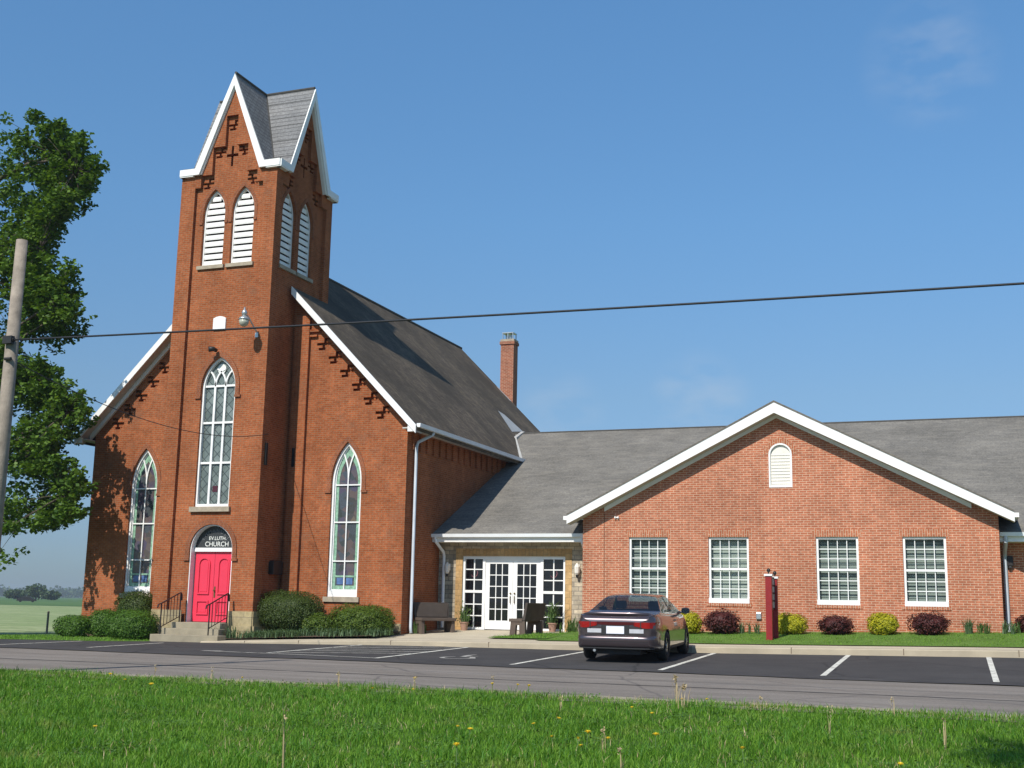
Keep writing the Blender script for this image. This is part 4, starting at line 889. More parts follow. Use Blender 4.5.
# ------------------------------------------------------------------ car
def build_car():
    cx, cy = 16.30, -8.80; zr, zf_ = lotz(16, -7.62), lotz(16, -4.92)
    pit = math.atan2(zf_-zr, 2.7); z0 = zr-(1.1)*math.tan(pit)+.012
    root = thing('parked_car', 'dark plum grey sedan parked nose to the kerb, white rear plate', 'car', (cx, cy, z0), (pit, 0, R(3.4)))
    root.scale = (1.12, 1.12, 1.12)
    I = lambda tab: (lambda s: lerp_sm(s, tab))
    def lerp_sm(x, tab):
        xs = [a for a, _ in tab]; ys = [b for _, b in tab]
        if x <= xs[0]: return ys[0]
        if x >= xs[-1]: return ys[-1]
        i = max(k for k in range(len(xs)-1) if xs[k] <= x)
        h = xs[i+1]-xs[i]; t = (x-xs[i])/h
        m = lambda k: 0 if k == 0 or k == len(xs)-1 else (ys[k+1]-ys[k-1])/(xs[k+1]-xs[k-1])
        m0, m1 = m(i)*h, m(i+1)*h
        return (2*t**3-3*t*t+1)*ys[i]+(t**3-2*t*t+t)*m0+(-2*t**3+3*t*t)*ys[i+1]+(t**3-t*t)*m1
    W = I([(0, .74), (.10, .82), (.3, .875), (.9, .90), (2.4, .91), (3.7, .895), (4.3, .83), (4.65, .70), (4.82, .52)])
    ZB = I([(0, .36), (.25, .27), (.8, .22), (4.0, .2), (4.6, .22), (4.82, .34)])
    ZD = I([(0, .90), (.06, .965), (.25, .985), (.9, 1.0), (1.6, .985), (3.4, .95), (3.9, .87), (4.4, .76), (4.75, .62), (4.82, .56)])
    ZR = I([(0, .905), (.06, .97), (.25, .99), (.78, 1.01), (.98, 1.05), (1.55, 1.31), (2.0, 1.385), (2.5, 1.39), (2.9, 1.33), (3.6, .985), (3.9, .88), (4.4, .77), (4.75, .63), (4.82, .57)])
    def prof(s):
        w, zb, zd, zr_ = W(s), ZB(s), ZD(s), ZR(s)
        t = max(0, min(1, (zr_-zd)/.38)); wg = .80 if s < 3.4 else .80-(s-3.4)*.05
        wg = min(wg, w*.93); wr = wg-.21*t**.9
        zm = zb+(zd-zb)*.48
        return [(0, zb), (.6*w, zb), (.93*w, zb+.02), (.985*w, zb+.10), (.995*w, zm-.05), (w, zm+.08), (.975*w, zd-.13), (.935*w, zd-.03), (wg, zd+.005),
                (wg-(wg-wr)*.5, zd+(zr_-zd)*.52), (wr, zd+(zr_-zd)*.90), (wr*.8, zr_-.004*t), (wr*.4, zr_+.012*t), (0, zr_+.018*t)]
    K = 5
    def smooth(P):
        out = []
        for i in range(len(P)-1):
            p0, p1, p2, p3 = [np.array(P[max(0, min(len(P)-1, i+k))]) for k in (-1, 0, 1, 2)]
            for j in range(K):
                t = j/K; out.append(.5*((2*p1)+(-p0+p2)*t+(2*p0-5*p1+4*p2-p3)*t*t+(-p0+3*p1-3*p2+p3)*t**3))
        out.append(np.array(P[-1])); return np.array(out)
    ss = np.concatenate([np.linspace(0, .3, 9)[:-1], np.linspace(.3, 4.5, 141)[:-1], np.linspace(4.5, 4.82, 12)])
    rows = []
    G0 = np.array([(0, ss[0], .62)])
    grid = []
    def add_row(s, sc=1, dy=0):
        p = smooth(prof(s)); p = np.stack([p[:, 0]*sc, np.full(len(p), s+dy), .62+(p[:, 1]-.62)*sc], 1); p[0, 0] = p[-1, 0] = 0
        grid.append(p)
    for sc, dy in ((.02, -.035), (.3, -.034), (.55, -.03), (.78, -.02), (.93, -.008)): add_row(0, sc, dy)
    for s in ss: add_row(s)
    for sc, dy in ((.9, .02), (.7, .035), (.4, .045), (.02, .05)): add_row(ss[-1], sc, dy)
    grid = np.array(grid); n, m, _ = grid.shape
    wheels = [(1.10, .32), (3.80, .32)]
    sets = {'body': MB(), 'rear_window': MB(), 'windshield': MB(), 'side_window': MB(), 'side_window2': MB(), 'lower': MB()}
    for sgn in (1, -1):
        bys = {k: [] for k in sets}
        for i in range(n-1):
            for j in range(m-1):
                q = grid[[i, i+1, i+1, i], [j, j, j+1, j+1]].copy(); c_ = q.mean(0); s = c_[1]; key = 'body'
                if j < 6*K and any((s-a)**2+(c_[2]-b)**2 < .365**2 for a, b in wheels) and c_[0] > .55: continue
                jj = j/K
                if 8.15 < jj < 9.95 and 1.15+max(0, (jj-9)*.5) < s < 3.25-(jj-8.15)*.28:
                    key = 'side_window' if sgn > 0 else 'side_window2'
                    if 2.08 < s < 2.16: key = 'lower'
                elif jj >= 9.95 and .98 < s < 1.74 and ZR(s)-ZD(s) > .05: key = 'rear_window'
                elif jj >= 9.95 and 2.85 < s < 3.52: key = 'windshield'
                elif c_[2] < .30 and jj < 3.2: key = 'lower'
                elif 5 <= jj < 8.4 and (abs(s-1.98) < .009 or abs(s-3.28) < .009): key = 'lower'
                q[:, 0] *= sgn
                bys[key].append(q if sgn > 0 else q[::-1])
        for k, qs in bys.items():
            for q in qs: sets[k].add(q, [(0, 1, 2, 3)])
    def weld(o):
        bm = bmesh.new(); bm.from_mesh(o.data); bmesh.ops.remove_doubles(bm, verts=bm.verts, dist=.0008); bmesh.ops.recalc_face_normals(bm, faces=bm.faces); bm.to_mesh(o.data); bm.free()
        o.data.polygons.foreach_set('use_smooth', [True]*len(o.data.polygons)); return o
    body = weld(sets['body'].build('body', M['carpaint'], root, local=True))
    weld(sets['lower'].build('trim', M['carplastic'], root, local=True))
    weld(sets['rear_window'].build('rear_window', M['carglass'], root, local=True)); weld(sets['windshield'].build('windshield', M['carglass'], root, local=True))
    weld(sets['side_window'].build('side_window', M['carglass'], root, local=True)); weld(sets['side_window2'].build('side_window', M['carglass'], root, local=True))
    # curved strips on the tail
    def tail_y(x):
        x = abs(x)
        lo, hi = 0, .9
        if x < W(0)*.93: return -.03+.02*(x/.74)**4
        for _ in range(30):
            mid = (lo+hi)/2
            if W(mid)*.985 < x: lo = mid
            else: hi = mid
        return lo
    def tail_patch(name, xa, xb, z0, z1, mat, out=.012, n_=10, th=.03, lean=0, parent=None):
        mb = MB(); vs = []
        for i in range(n_+1):
            x = xa+(xb-xa)*i/n_; y = tail_y(x)-out
            za, zb = (z0(x), z1(x)) if callable(z0) else (z0, z1)
            vs += [(x, y, za), (x, y+lean, zb), (x, y+th, zb), (x, y+th, za)]
        mb.add(vs, [(4*i+k, 4*(i+1)+k, 4*(i+1)+(k+1) % 4, 4*i+(k+1) % 4) for i in range(n_) for k in range(4)]+[(0, 1, 2, 3), tuple(4*n_+k for k in (3, 2, 1, 0))])
        return mb.build(name, mat, parent or root, local=True)
    for s in (-1, 1):
        t_ = tail_patch('tail_light', s*.40, s*.865, lambda x: .715+.05*max(0, (.62-abs(x))/.22), lambda x: .84, M['taillight'], .014)
        tail_patch('backup_lens', s*.30, s*.60, lambda x: .615, lambda x: .70, M['lens'], .013)
        tail_patch('lamp_divider', s*.53, s*.55, lambda x: .70, lambda x: .846, M['carplastic'], .018, 2, parent=t_)
    tail_patch('reflector_strip', -.42, .42, lambda x: .775+.02*abs(x), lambda x: .845, M['reflector'], .014)
    tail_patch('plate_recess', -.30, .30, lambda x: .575, lambda x: .775, M['carplastic'], .012)
    tail_patch('licence_plate', -.19, .19, lambda x: .60, lambda x: .755, M['plate'], .020)
    mb = MB(); vs = []; prf = [(.31, -.02), (.335, .03), (.37, .045), (.42, .05), (.48, .062), (.525, .058), (.55, .035), (.56, -.02)]
    for i in range(25):
        x = -.885+1.77*i/24; y = tail_y(x*.985)
        vs += [(x*(1+.0*o_), y-o_, z_) for z_, o_ in prf]
    mb.add(vs, [(8*i+k, 8*(i+1)+k, 8*(i+1)+k+1, 8*i+k+1) for i in range(24) for k in range(7)]); b1 = weld(mb.build('rear_bumper', M['carpaint'], root, local=True))
    tail_patch('bumper_lip', -.80, .80, lambda x: .29, lambda x: .315, M['carplastic'], .02, 20, .05)
    tail_patch('boot_gap', -.66, .66, lambda x: .566, lambda x: .576, M['carplastic'], .006, 16, .02)
    tail_patch('bumper_groove', -.86, .86, lambda x: .437, lambda x: .449, M['carplastic'], .0555, 20, .02, parent=b1)
    mb = MB(); vs = []      # lip spoiler across the boot
    for i in range(17):
        x = -.76+1.52*i/16; e = abs(x)/.76; y = .05+.16*e**5; h = .055*(1-e**8)
        vs += [(x, y, .975), (x, y-.01, .985+h), (x, y+.12, .99+h), (x, y+.26, .985)]
    mb.add(vs, [(4*i+k, 4*(i+1)+k, 4*(i+1)+(k+1) % 4, 4*i+(k+1) % 4) for i in range(16) for k in range(4)]); weld(mb.build('spoiler', M['carpaint'], root, local=True))
    mb = MB(); mb.tube([(-.45, .35, .25), (-.45, -.03, .25)], .03, 10); mb.build('exhaust', M['steel'], root, local=True)
    mb = MB(); mb.box(-.5, .5, .15, .9, .17, .33); mb.box(-.62, .62, 1.0, 1.2, .26, .40); mb.box(-.7, .7, 1.3, 4.2, .17, .24); mb.build('underbody', M['carplastic'], root, local=True)
    for a, b in wheels:
        for s in (-1, 1):
            x = s*.80; mb = MB()
            prof_ = [(.19, -.10), (.285, -.105), (.315, -.08), (.318, 0), (.315, .08), (.285, .105), (.19, .10)]; nn = 28
            vs = [(x+h, a+r*math.cos(2*math.pi*k/nn), b+r*math.sin(2*math.pi*k/nn)) for r, h in prof_ for k in range(nn)]
            mb.add(vs, [(i*nn+k, i*nn+(k+1) % nn, (i+1)*nn+(k+1) % nn, (i+1)*nn+k) for i in range(len(prof_)-1) for k in range(nn)])
            wh = mb.build('wheel', M['tyre'], root, smooth=True, local=True)
            mb = MB(); xo = x+s*.085
            vs = [(xo-s*.02, a, b)]+[(xo-s*.03, a+.2*math.cos(t), b+.2*math.sin(t)) for t in np.linspace(0, 2*math.pi, 29)[:-1]]
            mb.add(vs, [(0, 1+k, 1+(k+1) % 28) for k in range(28)]); mb.build('wheel_disc', M['carplastic'], wh, local=True)
            mb = MB()
            for k in range(5):
                t = 2*math.pi*k/5+.3
                for dt in (-.0,):
                    p = [(t-.32, .06), (t-.2, .2), (t+.2, .2), (t+.32, .06)]
                    mb.add([(xo, a+r*math.cos(q), b+r*math.sin(q)) for q, r in p]+[(xo-s*.03, a+r*math.cos(q), b+r*math.sin(q)) for q, r in p], [(0, 1, 2, 3), (0, 4, 5, 1), (1, 5, 6, 2), (2, 6, 7, 3), (3, 7, 4, 0)])
            ring = [(xo+s*.005, r) for r in (.19, .215)]
            vs = [(h, a+r*math.cos(2*math.pi*k/28), b+r*math.sin(2*math.pi*k/28)) for h, r in ring for k in range(28)]
            mb.add(vs, [(k, (k+1) % 28, 28+(k+1) % 28, 28+k) for k in range(28)])
            mb.lathe((0, 0, 0), [(.001, 0), (.065, 0), (.065, .02), (.001, .03)], 12); q0 = len(mb.v)-48
            for q in range(q0, len(mb.v)): vx, vy, vz = mb.v[q]; mb.v[q] = (xo+s*vz*.6, a+vx, b+vy)
            mb.build('rim', M['rim'], wh, local=True)
            mb = MB(); nn = 20; vs = []    # dark wheel well
            for h in (s*.50, s*.865):
                vs += [(h, a+.37*math.cos(R(-20)+R(220)*k/nn), b+.37*math.sin(R(-20)+R(220)*k/nn)) for k in range(nn+1)]
            mb.add(vs, [(k, k+1, nn+2+k, nn+1+k) for k in range(nn)]+[tuple(range(nn+1))]); mb.build('wheel_well', M['carplastic'], root, local=True)
    for s in (-1, 1):
        mb = MB(); mb.lathe((0, 0, 0), [(.01, -.10), (.07, -.085), (.095, 0), (.07, .085), (.01, .10)], 10)
        mb.v = [(s*(.98+vz*1.0), 3.12+vy*.75, 1.02+vx*.8) for vx, vy, vz in mb.v]; mb.tube([(s*.80, 3.14, .965), (s*.92, 3.12, 1.0)], .03, 6)
        mi = mb.build('side_mirror', M['carpaint'], root, smooth=True, local=True)
        mb = MB(); mb.box(min(s*.90, s*1.06), max(s*.90, s*1.06), 3.04, 3.05, .965, 1.075); mb.build('mirror_glass', M['carglass'], mi, local=True)
        mb = MB(); mb.box(min(s*.885, s*.925), max(s*.885, s*.925), 2.12, 2.32, .82, .85); mb.build('door_handle', M['carpaint'], root, local=True)
    st_ = MB()
    for x in (-.38, .38):
        st_.box(x-.24, x+.24, 2.3, 2.42, .5, 1.02); st_.box(x-.13, x+.13, 2.30, 2.40, 1.06, 1.24)
    st_.box(-.62, .62, 1.25, 1.4, .5, .98); st_.build('seats', M['seat'], root, local=True, bevel=.04)
    return root
build_car()

# ------------------------------------------------------------------ benches, sign, pots
def bench(loc, rz, label, w):
    t = thing('stone_bench', label, 'bench', loc, (0, 0, rz), 'benches beside the entry doors')
    # local: x = length, -y = front
    mb = MB(); mb.box(-w/2, w/2, -.42, .06, .40, .50); mb.build('seat', M['bench'], t, local=True, bevel=.012)
    mb = MB(); mb.hexa([(-w/2, .06, .44), (w/2, .06, .44), (w/2, .16, .44), (-w/2, .16, .44), (-w/2, .17, 1.0), (w/2, .17, 1.0), (w/2, .26, 1.0), (-w/2, .26, 1.0)])
    mb.hexa([(-w/2+.07, .045, .52), (w/2-.07, .045, .52), (w/2-.07, .07, .52), (-w/2+.07, .07, .52), (-w/2+.07, .148, .95), (w/2-.07, .148, .95), (w/2-.07, .175, .95), (-w/2+.07, .175, .95)])
    mb.build('backrest', M['benchpanel'], t, local=True, bevel=.012)
    for s in (-1, 1):
        x0, x1 = sorted((s*(w/2-.02), s*(w/2-.14))); mb = MB()
        mb.hexa([(x0, -.40, -.06), (x1, -.40, -.06), (x1, -.20, -.06), (x0, -.20, -.06), (x0, -.36, .40), (x1, -.36, .40), (x1, -.16, .40), (x0, -.16, .40)])
        mb.hexa([(x0, -.04, -.06), (x1, -.04, -.06), (x1, .17, -.06), (x0, .17, -.06), (x0, -.06, .40), (x1, -.06, .40), (x1, .15, .44), (x0, .15, .44)])
        mb.box(x0+.001, x1-.001, -.17, -.05, .30, .399)
        mb.build('leg', M['bench'], t, local=True, bevel=.01)
bench((7.36, .66, plazaz(7.3, .7)), R(52), 'dark stone bench near the church downspout, its seat turned toward the doors', 1.3)
bench((10.85, .45, plazaz(10.8, .6)), R(-98), 'dark brown stone bench seen from behind, in front of the right sidelight', 1.3)
SG = thing('post_sign', 'edge-on sign between two dark red posts with white caps and ball finials on the lawn', 'sign', (18.7, -.9, lawn_z(18.7, -.9)))
for x, y, r in ((18.70, -1.02, .088), (18.80, -.50, .07)):
    zb = lawn_z(x, y); mb = MB(); mb.box(x-r, x+r, y-r, y+r, zb-.3, 1.52 if y < -.6 else 1.46); pst = mb.build('post', M['signred'], SG)
    zt = 1.52 if y < -.6 else 1.46
    mb = MB(); mb.box(x-r-.03, x+r+.03, y-r-.03, y+r+.03, zt+.001, zt+.06); mb.build('post_cap', M['white'], pst)
    mb = MB(); mb.lathe((x, y, zt+.06), [(.02, 0), (.02, .04), (.05, .075), (.058, .105), (.04, .15), (.005, .165)], 10); mb.build('finial', M['black'], pst, smooth=True)
mb = MB()
for k in range(4): mb.hexa([(18.72, -.93, .62+k*.22), (18.76, -.93, .62+k*.22), (18.795, -.57, .62+k*.22), (18.755, -.57, .62+k*.22), (18.72, -.93, .79+k*.22), (18.76, -.93, .79+k*.22), (18.795, -.57, .79+k*.22), (18.755, -.57, .79+k*.22)])
mb.build('sign_panel', M['signpanel'], SG)
mb = MB()
for k in range(5): mb.hexa([(18.72, -.93, .57+k*.22), (18.775, -.93, .57+k*.22), (18.80, -.57, .57+k*.22), (18.75, -.57, .57+k*.22), (18.72, -.93, .62+k*.22), (18.775, -.93, .62+k*.22), (18.80, -.57, .62+k*.22), (18.75, -.57, .62+k*.22)])
mb.build('sign_rail', M['black'], SG)
def blade_clump(C, n, h, spread, w, lean=.5):
    """strap leaves fanning out of points C; returns quads"""
    out = []
    for c in C:
        k = n; a = rng.uniform(0, 2*math.pi, k); hh = h*rng.uniform(.55, 1.1, k); ln = lean*rng.uniform(.1, 1, k)*hh
        b = np.stack([c[0]+spread*rng.normal(size=k)*.4, c[1]+spread*rng.normal(size=k)*.4, np.full(k, c[2])], 1)
        d = np.stack([np.cos(a), np.sin(a), np.zeros(k)], 1); s = np.stack([-np.sin(a), np.cos(a), np.zeros(k)], 1)*w
        m1 = b+d*(ln*.35)[:, None]; m1[:, 2] += hh*.6
        tp = b+d*ln[:, None]; tp[:, 2] += hh*(1-.25*rng.uniform(0, 1, k))
        out.append(np.stack([b-s, b+s, m1+s, m1-s], 1)); out.append(np.stack([m1-s, m1+s, tp+s*.15, tp-s*.15], 1))
    return np.concatenate(out)
def potted(loc, label, h=.7):
    t = thing('potted_plant', label, 'potted plant', loc, group='pots by the entry doors')
    mb = MB(); mb.lathe((0, 0, 0), [(.10, 0), (.14, .25), (.16, .26), (.16, .30), (.135, .30), (.125, .27)], 18); mb.build('pot', M['terracotta'], t, local=True)
    V = blade_clump([(loc[0], loc[1], loc[2]+.28)], 46, h, .14, .016, .75); quads('foliage', V, M['tulip'], t)
    C = np.array(loc)+np.array([0, 0, .5])+rng.normal(size=(160, 3))*np.array([.13, .13, .17]); quads('leaves', leaf_quads(C, .075), M['tulip'], t)
potted((7.9, 2.05, plazaz(7.8, 2.0)), 'clay pot with a leafy plant left of the entry, below the left sidelight', .62)
potted((11.08, 2.05, plazaz(11, 2.0)), 'clay pot with a tall spiky plant right of the entry, behind the brown bench', .85)

# ------------------------------------------------------------------ shrubs and bedding plants
def shrub(name, label, cat, x, y, z, rx, ry, h, mat, n, leaf, group=None, box=2.0, rough=.10, up=.2, open_=0.0):
    """clipped bush: leaves through the outer layer of a lumpy solid, a few twigs inside"""
    t = thing(name, label, cat, (x, y, z), group=group)
    d = rand_dirs(n); ph = rng.uniform(0, 6.28, 6)
    p = box
    k = (np.abs(d)**p).sum(1)**(-1/p)
    lump = 1+rough*(np.sin(d[:, 0]*5+ph[0])*np.sin(d[:, 1]*5+ph[1])+.7*np.sin(d[:, 2]*8+ph[2])*np.sin(d[:, 0]*9+ph[3])+.5*np.sin(d[:, 1]*14+ph[4]))
    r = k*lump*(1-np.abs(rng.normal(size=n))*(.10+open_))
    hh = h/2; C = np.stack([x+d[:, 0]*r*rx, y+d[:, 1]*r*ry, z+hh*.98+d[:, 2]*r*hh], 1); C = C[C[:, 2] > z-.02]; dd = (C-np.array([x, y, z+hh]))/np.array([rx, ry, hh]); dd /= np.linalg.norm(dd, axis=1, keepdims=True)
    ns = max(10, n//350); sd = rand_dirs(ns); sd[:, 2] = np.abs(sd[:, 2])*.8+.2; sd /= np.linalg.norm(sd, axis=1, keepdims=True); sk = (np.abs(sd)**p).sum(1)**(-1/p)
    sh = np.concatenate([np.stack([x+sd[:, 0]*sk*rx*q, y+sd[:, 1]*sk*ry*q, z+hh+sd[:, 2]*sk*hh*q], 1)+rng.normal(size=(ns, 3))*.012 for q in np.linspace(.96, 1.0+rough*1.3, 7)]); sn = np.tile(sd, (7, 1))
    C = np.concatenate([C, sh]); dd = np.concatenate([dd, sn])
    quads('foliage', leaf_quads(C, leaf, up, .65, dd), mat, t)
    mb = MB(); nu, nv = 18, 10; vs = []     # twiggy core
    for i in range(nv+1):
        th = math.pi*i/nv
        for j in range(nu):
            fi = 2*math.pi*j/nu; q = np.array([math.sin(th)*math.cos(fi), math.sin(th)*math.sin(fi), math.cos(th)]); kk = (np.abs(q)**p).sum()**(-1/p)*.80
            vs.append((x+q[0]*kk*rx, y+q[1]*kk*ry, z+hh+q[2]*kk*hh))
    mb.add(vs, [(i*nu+j, i*nu+(j+1) % nu, (i+1)*nu+(j+1) % nu, (i+1)*nu+j) for i in range(nv) for j in range(nu)]); mb.build('twigs', mat, t, smooth=True)
    mb = MB(); mb.tube([(x, y, z-.1), (x+.02, y, z+h*.4)], [.05, .03], 6); mb.build('stem', M['bark'], t)
GF = 'clipped shrubs along the church front'
shrub('shrub', 'low bright green boxy shrub at the far left, nearest the field', 'shrub', -5.42, -1.6, -.83, .70, .55, .76, M['boxwood'], 5200, .055, GF, 3.0, .05)
shrub('shrub', 'bright green shrub under the left lancet window, right of the low boxy one', 'shrub', -4.42, -1.25, -.80, .55, .5, .95, M['boxwood'], 5200, .055, GF, 2.6, .06)
shrub('shrub', 'dark green shrub against the tower just below the left lancet window', 'shrub', -3.1, -1.25, -.80, .78, .6, 1.62, M['yew'], 9000, .05, GF, 3.2, .04)
shrub('shrub', 'rounded dark green shrub left of the church steps, in front of a taller one', 'shrub', -2.0, -2.85, -.82, .86, .75, 1.0, M['boxwood'], 8500, .05, GF, 2.8, .06)
shrub('shrub', 'large dark barrel-shaped shrub in the corner right of the tower', 'shrub', 3.02, -1.4, -.45, 1.26, .85, 1.36, M['yew'], 16000, .045, GF, 2.5, .035)
shrub('shrub', 'small green shrub tucked between the barrel-shaped shrub and the wide mound', 'shrub', 4.22, -1.5, -.54, .58, .5, .74, M['yewbright'], 5200, .05, GF, 2.2, .10)
shrub('shrub', 'wide bushy green mound under the right lancet window', 'shrub', 5.75, -1.4, -.56, 1.12, .8, 1.05, M['yewbright'], 13000, .05, GF, 2.5, .08)
GA = 'shrubs along the parish hall wall'
def an_shrub(x, rx, h, kind, label, y=.72, n=3200):
    z = lawn_z(x, y)
    if kind == 'gold': shrub('shrub', label, 'shrub', x, y, z, rx, .42, h, M['gold'], n, .05, GA, 2.4, .08)
    else: shrub('shrub', label, 'shrub', x, y, z, rx, .5, h, M['barberry'], n, .055, GA, 2.1, .14, .2, .08)
an_shrub(15.85, .52, .72, 'gold', 'yellow green shrub beside the car mirror, below the first hall window')
an_shrub(16.98, .55, .76, 'dark', 'dark red shrub between the car and the sign posts')
an_shrub(18.98, .58, .64, 'gold', 'yellow green shrub right behind the red sign posts')
an_shrub(20.36, .52, .58, 'dark', 'dark red shrub below the third hall window, right of the sign')
an_shrub(21.72, .44, .64, 'gold', 'bright yellow rounded shrub between two dark red ones')
an_shrub(23.0, .58, .66, 'dark', 'dark red shrub below the rightmost hall window')
an_shrub(25.75, .42, .52, 'dark', 'dark red shrub beyond the hall corner at the right edge', y=1.7)
def plant(x, y, z, n, h, sp, mat, label, w=.013, name='leafy_plant', group='strap-leaved plants along the walls'):
    t = thing(name, label, 'plant', (x, y, z), group=group)
    quads('leaves', blade_clump([(x+sp*rng.normal(), y+.5*sp*rng.normal(), z) for _ in range(max(1, n//12))], 14, h, sp*.35, w, .6), mat, t)
plant(17.62, .85, lawn_z(17.6, .85), 60, .42, .18, M['iris'], 'grey green strap-leaved clump right of the dark red shrub near the sign')
plant(24.0, .95, lawn_z(24, .95), 60, .50, .15, M['iris'], 'tall strap-leaved clump just right of the rightmost dark red hall shrub')
plant(24.55, .95, lawn_z(24.5, .95), 50, .40, .2, M['tulip'], 'middle strap-leaved clump left of the hall corner downspout')
plant(25.05, .95, lawn_z(25, .95), 50, .42, .18, M['iris'], 'strap-leaved clump at the foot of the hall corner downspout')
plant(25.4, 1.3, lawn_z(25, 1.4), 40, .36, .15, M['tulip'], 'loose leafy clump right of the hall corner downspout')
plant(11.75, 2.1, plazaz(11.7, 2.1), 80, .55, .2, M['tulip'], 'leafy clump against the stone wall right of the entry')
plant(12.1, 1.0, plazaz(12.1, 1.0), 60, .4, .2, M['tulip'], 'leafy clump at the hall corner beside the car tail', .011)
plant(1.62, -2.95, -.76, 90, .5, .16, M['iris'], 'strap-leaved clump right of the church steps, below the railing', .016)
plant(7.02, .25, -.42, 60, .45, .2, M['tulip'], 'green clump under the church downspout behind the dark bench')
C = []
for _ in range(95):
    x = rng.uniform(2.2, 6.9); y = rng.uniform(walk_y(x)+.12, walk_y(x)+.75); C.append((x, y, bedz(x, y)))
o = quads('bedding_leaves', blade_clump(C, 22, .28, .34, .012, 1.3), M['iris']); tag(o, 'low strap-leaved bedding plants along the walk below the church shrubs', 'bedding plants', kind='stuff')

# ------------------------------------------------------------------ grass
def grass_patch(name, XY, zf, h, w, mat, label, cat='grass'):
    n = len(XY); z = np.array([zf(x, y) for x, y in XY]); B = np.stack([XY[:, 0], XY[:, 1], z-.01], 1)
    a = rng.uniform(0, 2*math.pi, n); hh = h*rng.uniform(.45, 1.3, n); ln = hh*rng.uniform(.1, 1.0, n)
    d = np.stack([np.cos(a), np.sin(a), np.zeros(n)], 1); b = a+rng.uniform(-1, 1, n); s = np.stack([-np.sin(b), np.cos(b), np.zeros(n)], 1)*(w*rng.uniform(.6, 1.3, n))[:, None]
    m1 = B+d*(ln*.3)[:, None]; m1[:, 2] += hh*.6; tp = B+d*ln[:, None]; tp[:, 2] += hh*.95
    Q = np.concatenate([np.stack([B-s, B+s, m1+s*.8, m1-s*.8], 1), np.stack([m1-s*.8, m1+s*.8, tp+s*.1, tp-s*.1], 1)])
    # keep both halves of a blade as one island
    me = bpy.data.meshes.new(name); V = np.concatenate([B-s, B+s, m1+s*.8, m1-s*.8, tp], 0).astype(np.float32)
    me.vertices.add(5*n); me.vertices.foreach_set('co', V.reshape(-1)); i = np.arange(n, dtype=np.int32)
    L4 = np.stack([i, i+n, i+2*n, i+3*n], 1); L3 = np.stack([i+3*n, i+2*n, i+4*n], 1)
    me.loops.add(7*n); me.loops.foreach_set('vertex_index', np.concatenate([L4.reshape(-1), L3.reshape(-1)]))
    me.polygons.add(2*n); me.polygons.foreach_set('loop_start', np.concatenate([i*4, 4*n+i*3]).astype(np.int32)); me.update(calc_edges=True)
    o = bpy.data.objects.new(name, me); link(o); me.materials.append(mat); tag(o, label, cat, kind='stuff'); return o
pts = []
n0 = 330000
y = -18.7-rng.power(1.0, n0)*9.5
xc = np.interp(-y, [18.7, 28.5], [15.5, 20.2]); hwid = np.interp(-y, [18.7, 28.5], [11.5, 7.0])
x = xc+rng.uniform(-1, 1, n0)*hwid
dens = .5+.5*np.sin(x*1.3+np.sin(y*.9)*1.5)*np.sin(y*1.7+np.cos(x*.6))
keep = rng.uniform(0, 1, n0) < .62+.38*dens
edge = -18.75+.12*np.sin(x*.9)+.08*np.sin(x*2.3)
keep &= y < edge+rng.normal(size=n0)*.10
XY = np.stack([x, y], 1)[keep]
tuft = np.sin(XY[:, 0]*2.1+1.3*np.sin(XY[:, 1]*1.9))*np.sin(XY[:, 1]*2.6+np.sin(XY[:, 0]*1.4))
grass_patch('verge_grass', XY, vergez, .085*(1+.35*tuft), .0036, M['grass'], 'rough green grass along the near side of the road')
k = (rng.uniform(0, 1, len(XY)) < .10) & (tuft > .05)
grass_patch('tall_grass', XY[k]+rng.normal(size=(k.sum(), 2))*.04, vergez, .155, .0042, M['tallgrass'], 'taller lush grass tufts within the verge')
k = rng.uniform(0, 1, len(XY)) < .012+.05*(XY[:, 1] > -19.6)+.02*(np.sin(XY[:, 0]*1.1+XY[:, 1]*.7) > .4)
grass_patch('thatch', XY[k]+rng.normal(size=(k.sum(), 2))*.05, vergez, .10, .0034, M['straw'], 'dry straw coloured blades scattered through the verge', 'dry grass')
WC_ = []
for _ in range(420):
    wy = -18.9-rng.uniform(0, 1)*8.2; wx = np.interp(-wy, [18.7, 28.5], [15.5, 20.2])+rng.uniform(-1, 1)*np.interp(-wy, [18.7, 28.5], [10, 6]); m_ = int(rng.integers(14, 46))
    WC_.append(np.array([wx, wy, vergez(wx, wy)+.045])+rng.normal(size=(m_, 3))*np.array([.13, .13, .02]))
o = quads('clover_leaves', leaf_quads(np.concatenate(WC_), .034, 1.2, .8), M['clover']); tag(o, 'low broad leaved weeds and clover between the verge grass', 'weeds', kind='stuff')
n1 = 9000; XY = np.stack([rng.uniform(12.4, 27, n1), rng.uniform(-2.15, 1.35, n1)], 1)
grass_patch('annex_grass', XY, lambda x, y: lawn_z(x, y)+.016, .05, .006, M['grass'], 'mown grass strip between walk and parish hall')
n1 = 1500; x = rng.uniform(10.35, 12.2, n1); y = rng.uniform(-1.9, 1.2, n1); k = y < np.interp(x, [10.3, 11.2, 12.2], [-1.4, .3, 1.3]); XY = np.stack([x, y], 1)[k]
grass_patch('entry_grass', XY, lambda x, y: plazaz(x, y)+.05, .07, .006, M['grass'], 'small grass patch between the brown bench and the car')
n1 = 6000; x = rng.uniform(-11, -.7, n1); y = np.array([lot_top(a) for a in x])+rng.uniform(0, 4, n1)**1.2; XY = np.stack([x, y], 1)
grass_patch('side_grass', XY, lambda x, y: lawn_lz(x, y)+.008, .07, .008, M['grass'], 'shaded grass strip left of the church')
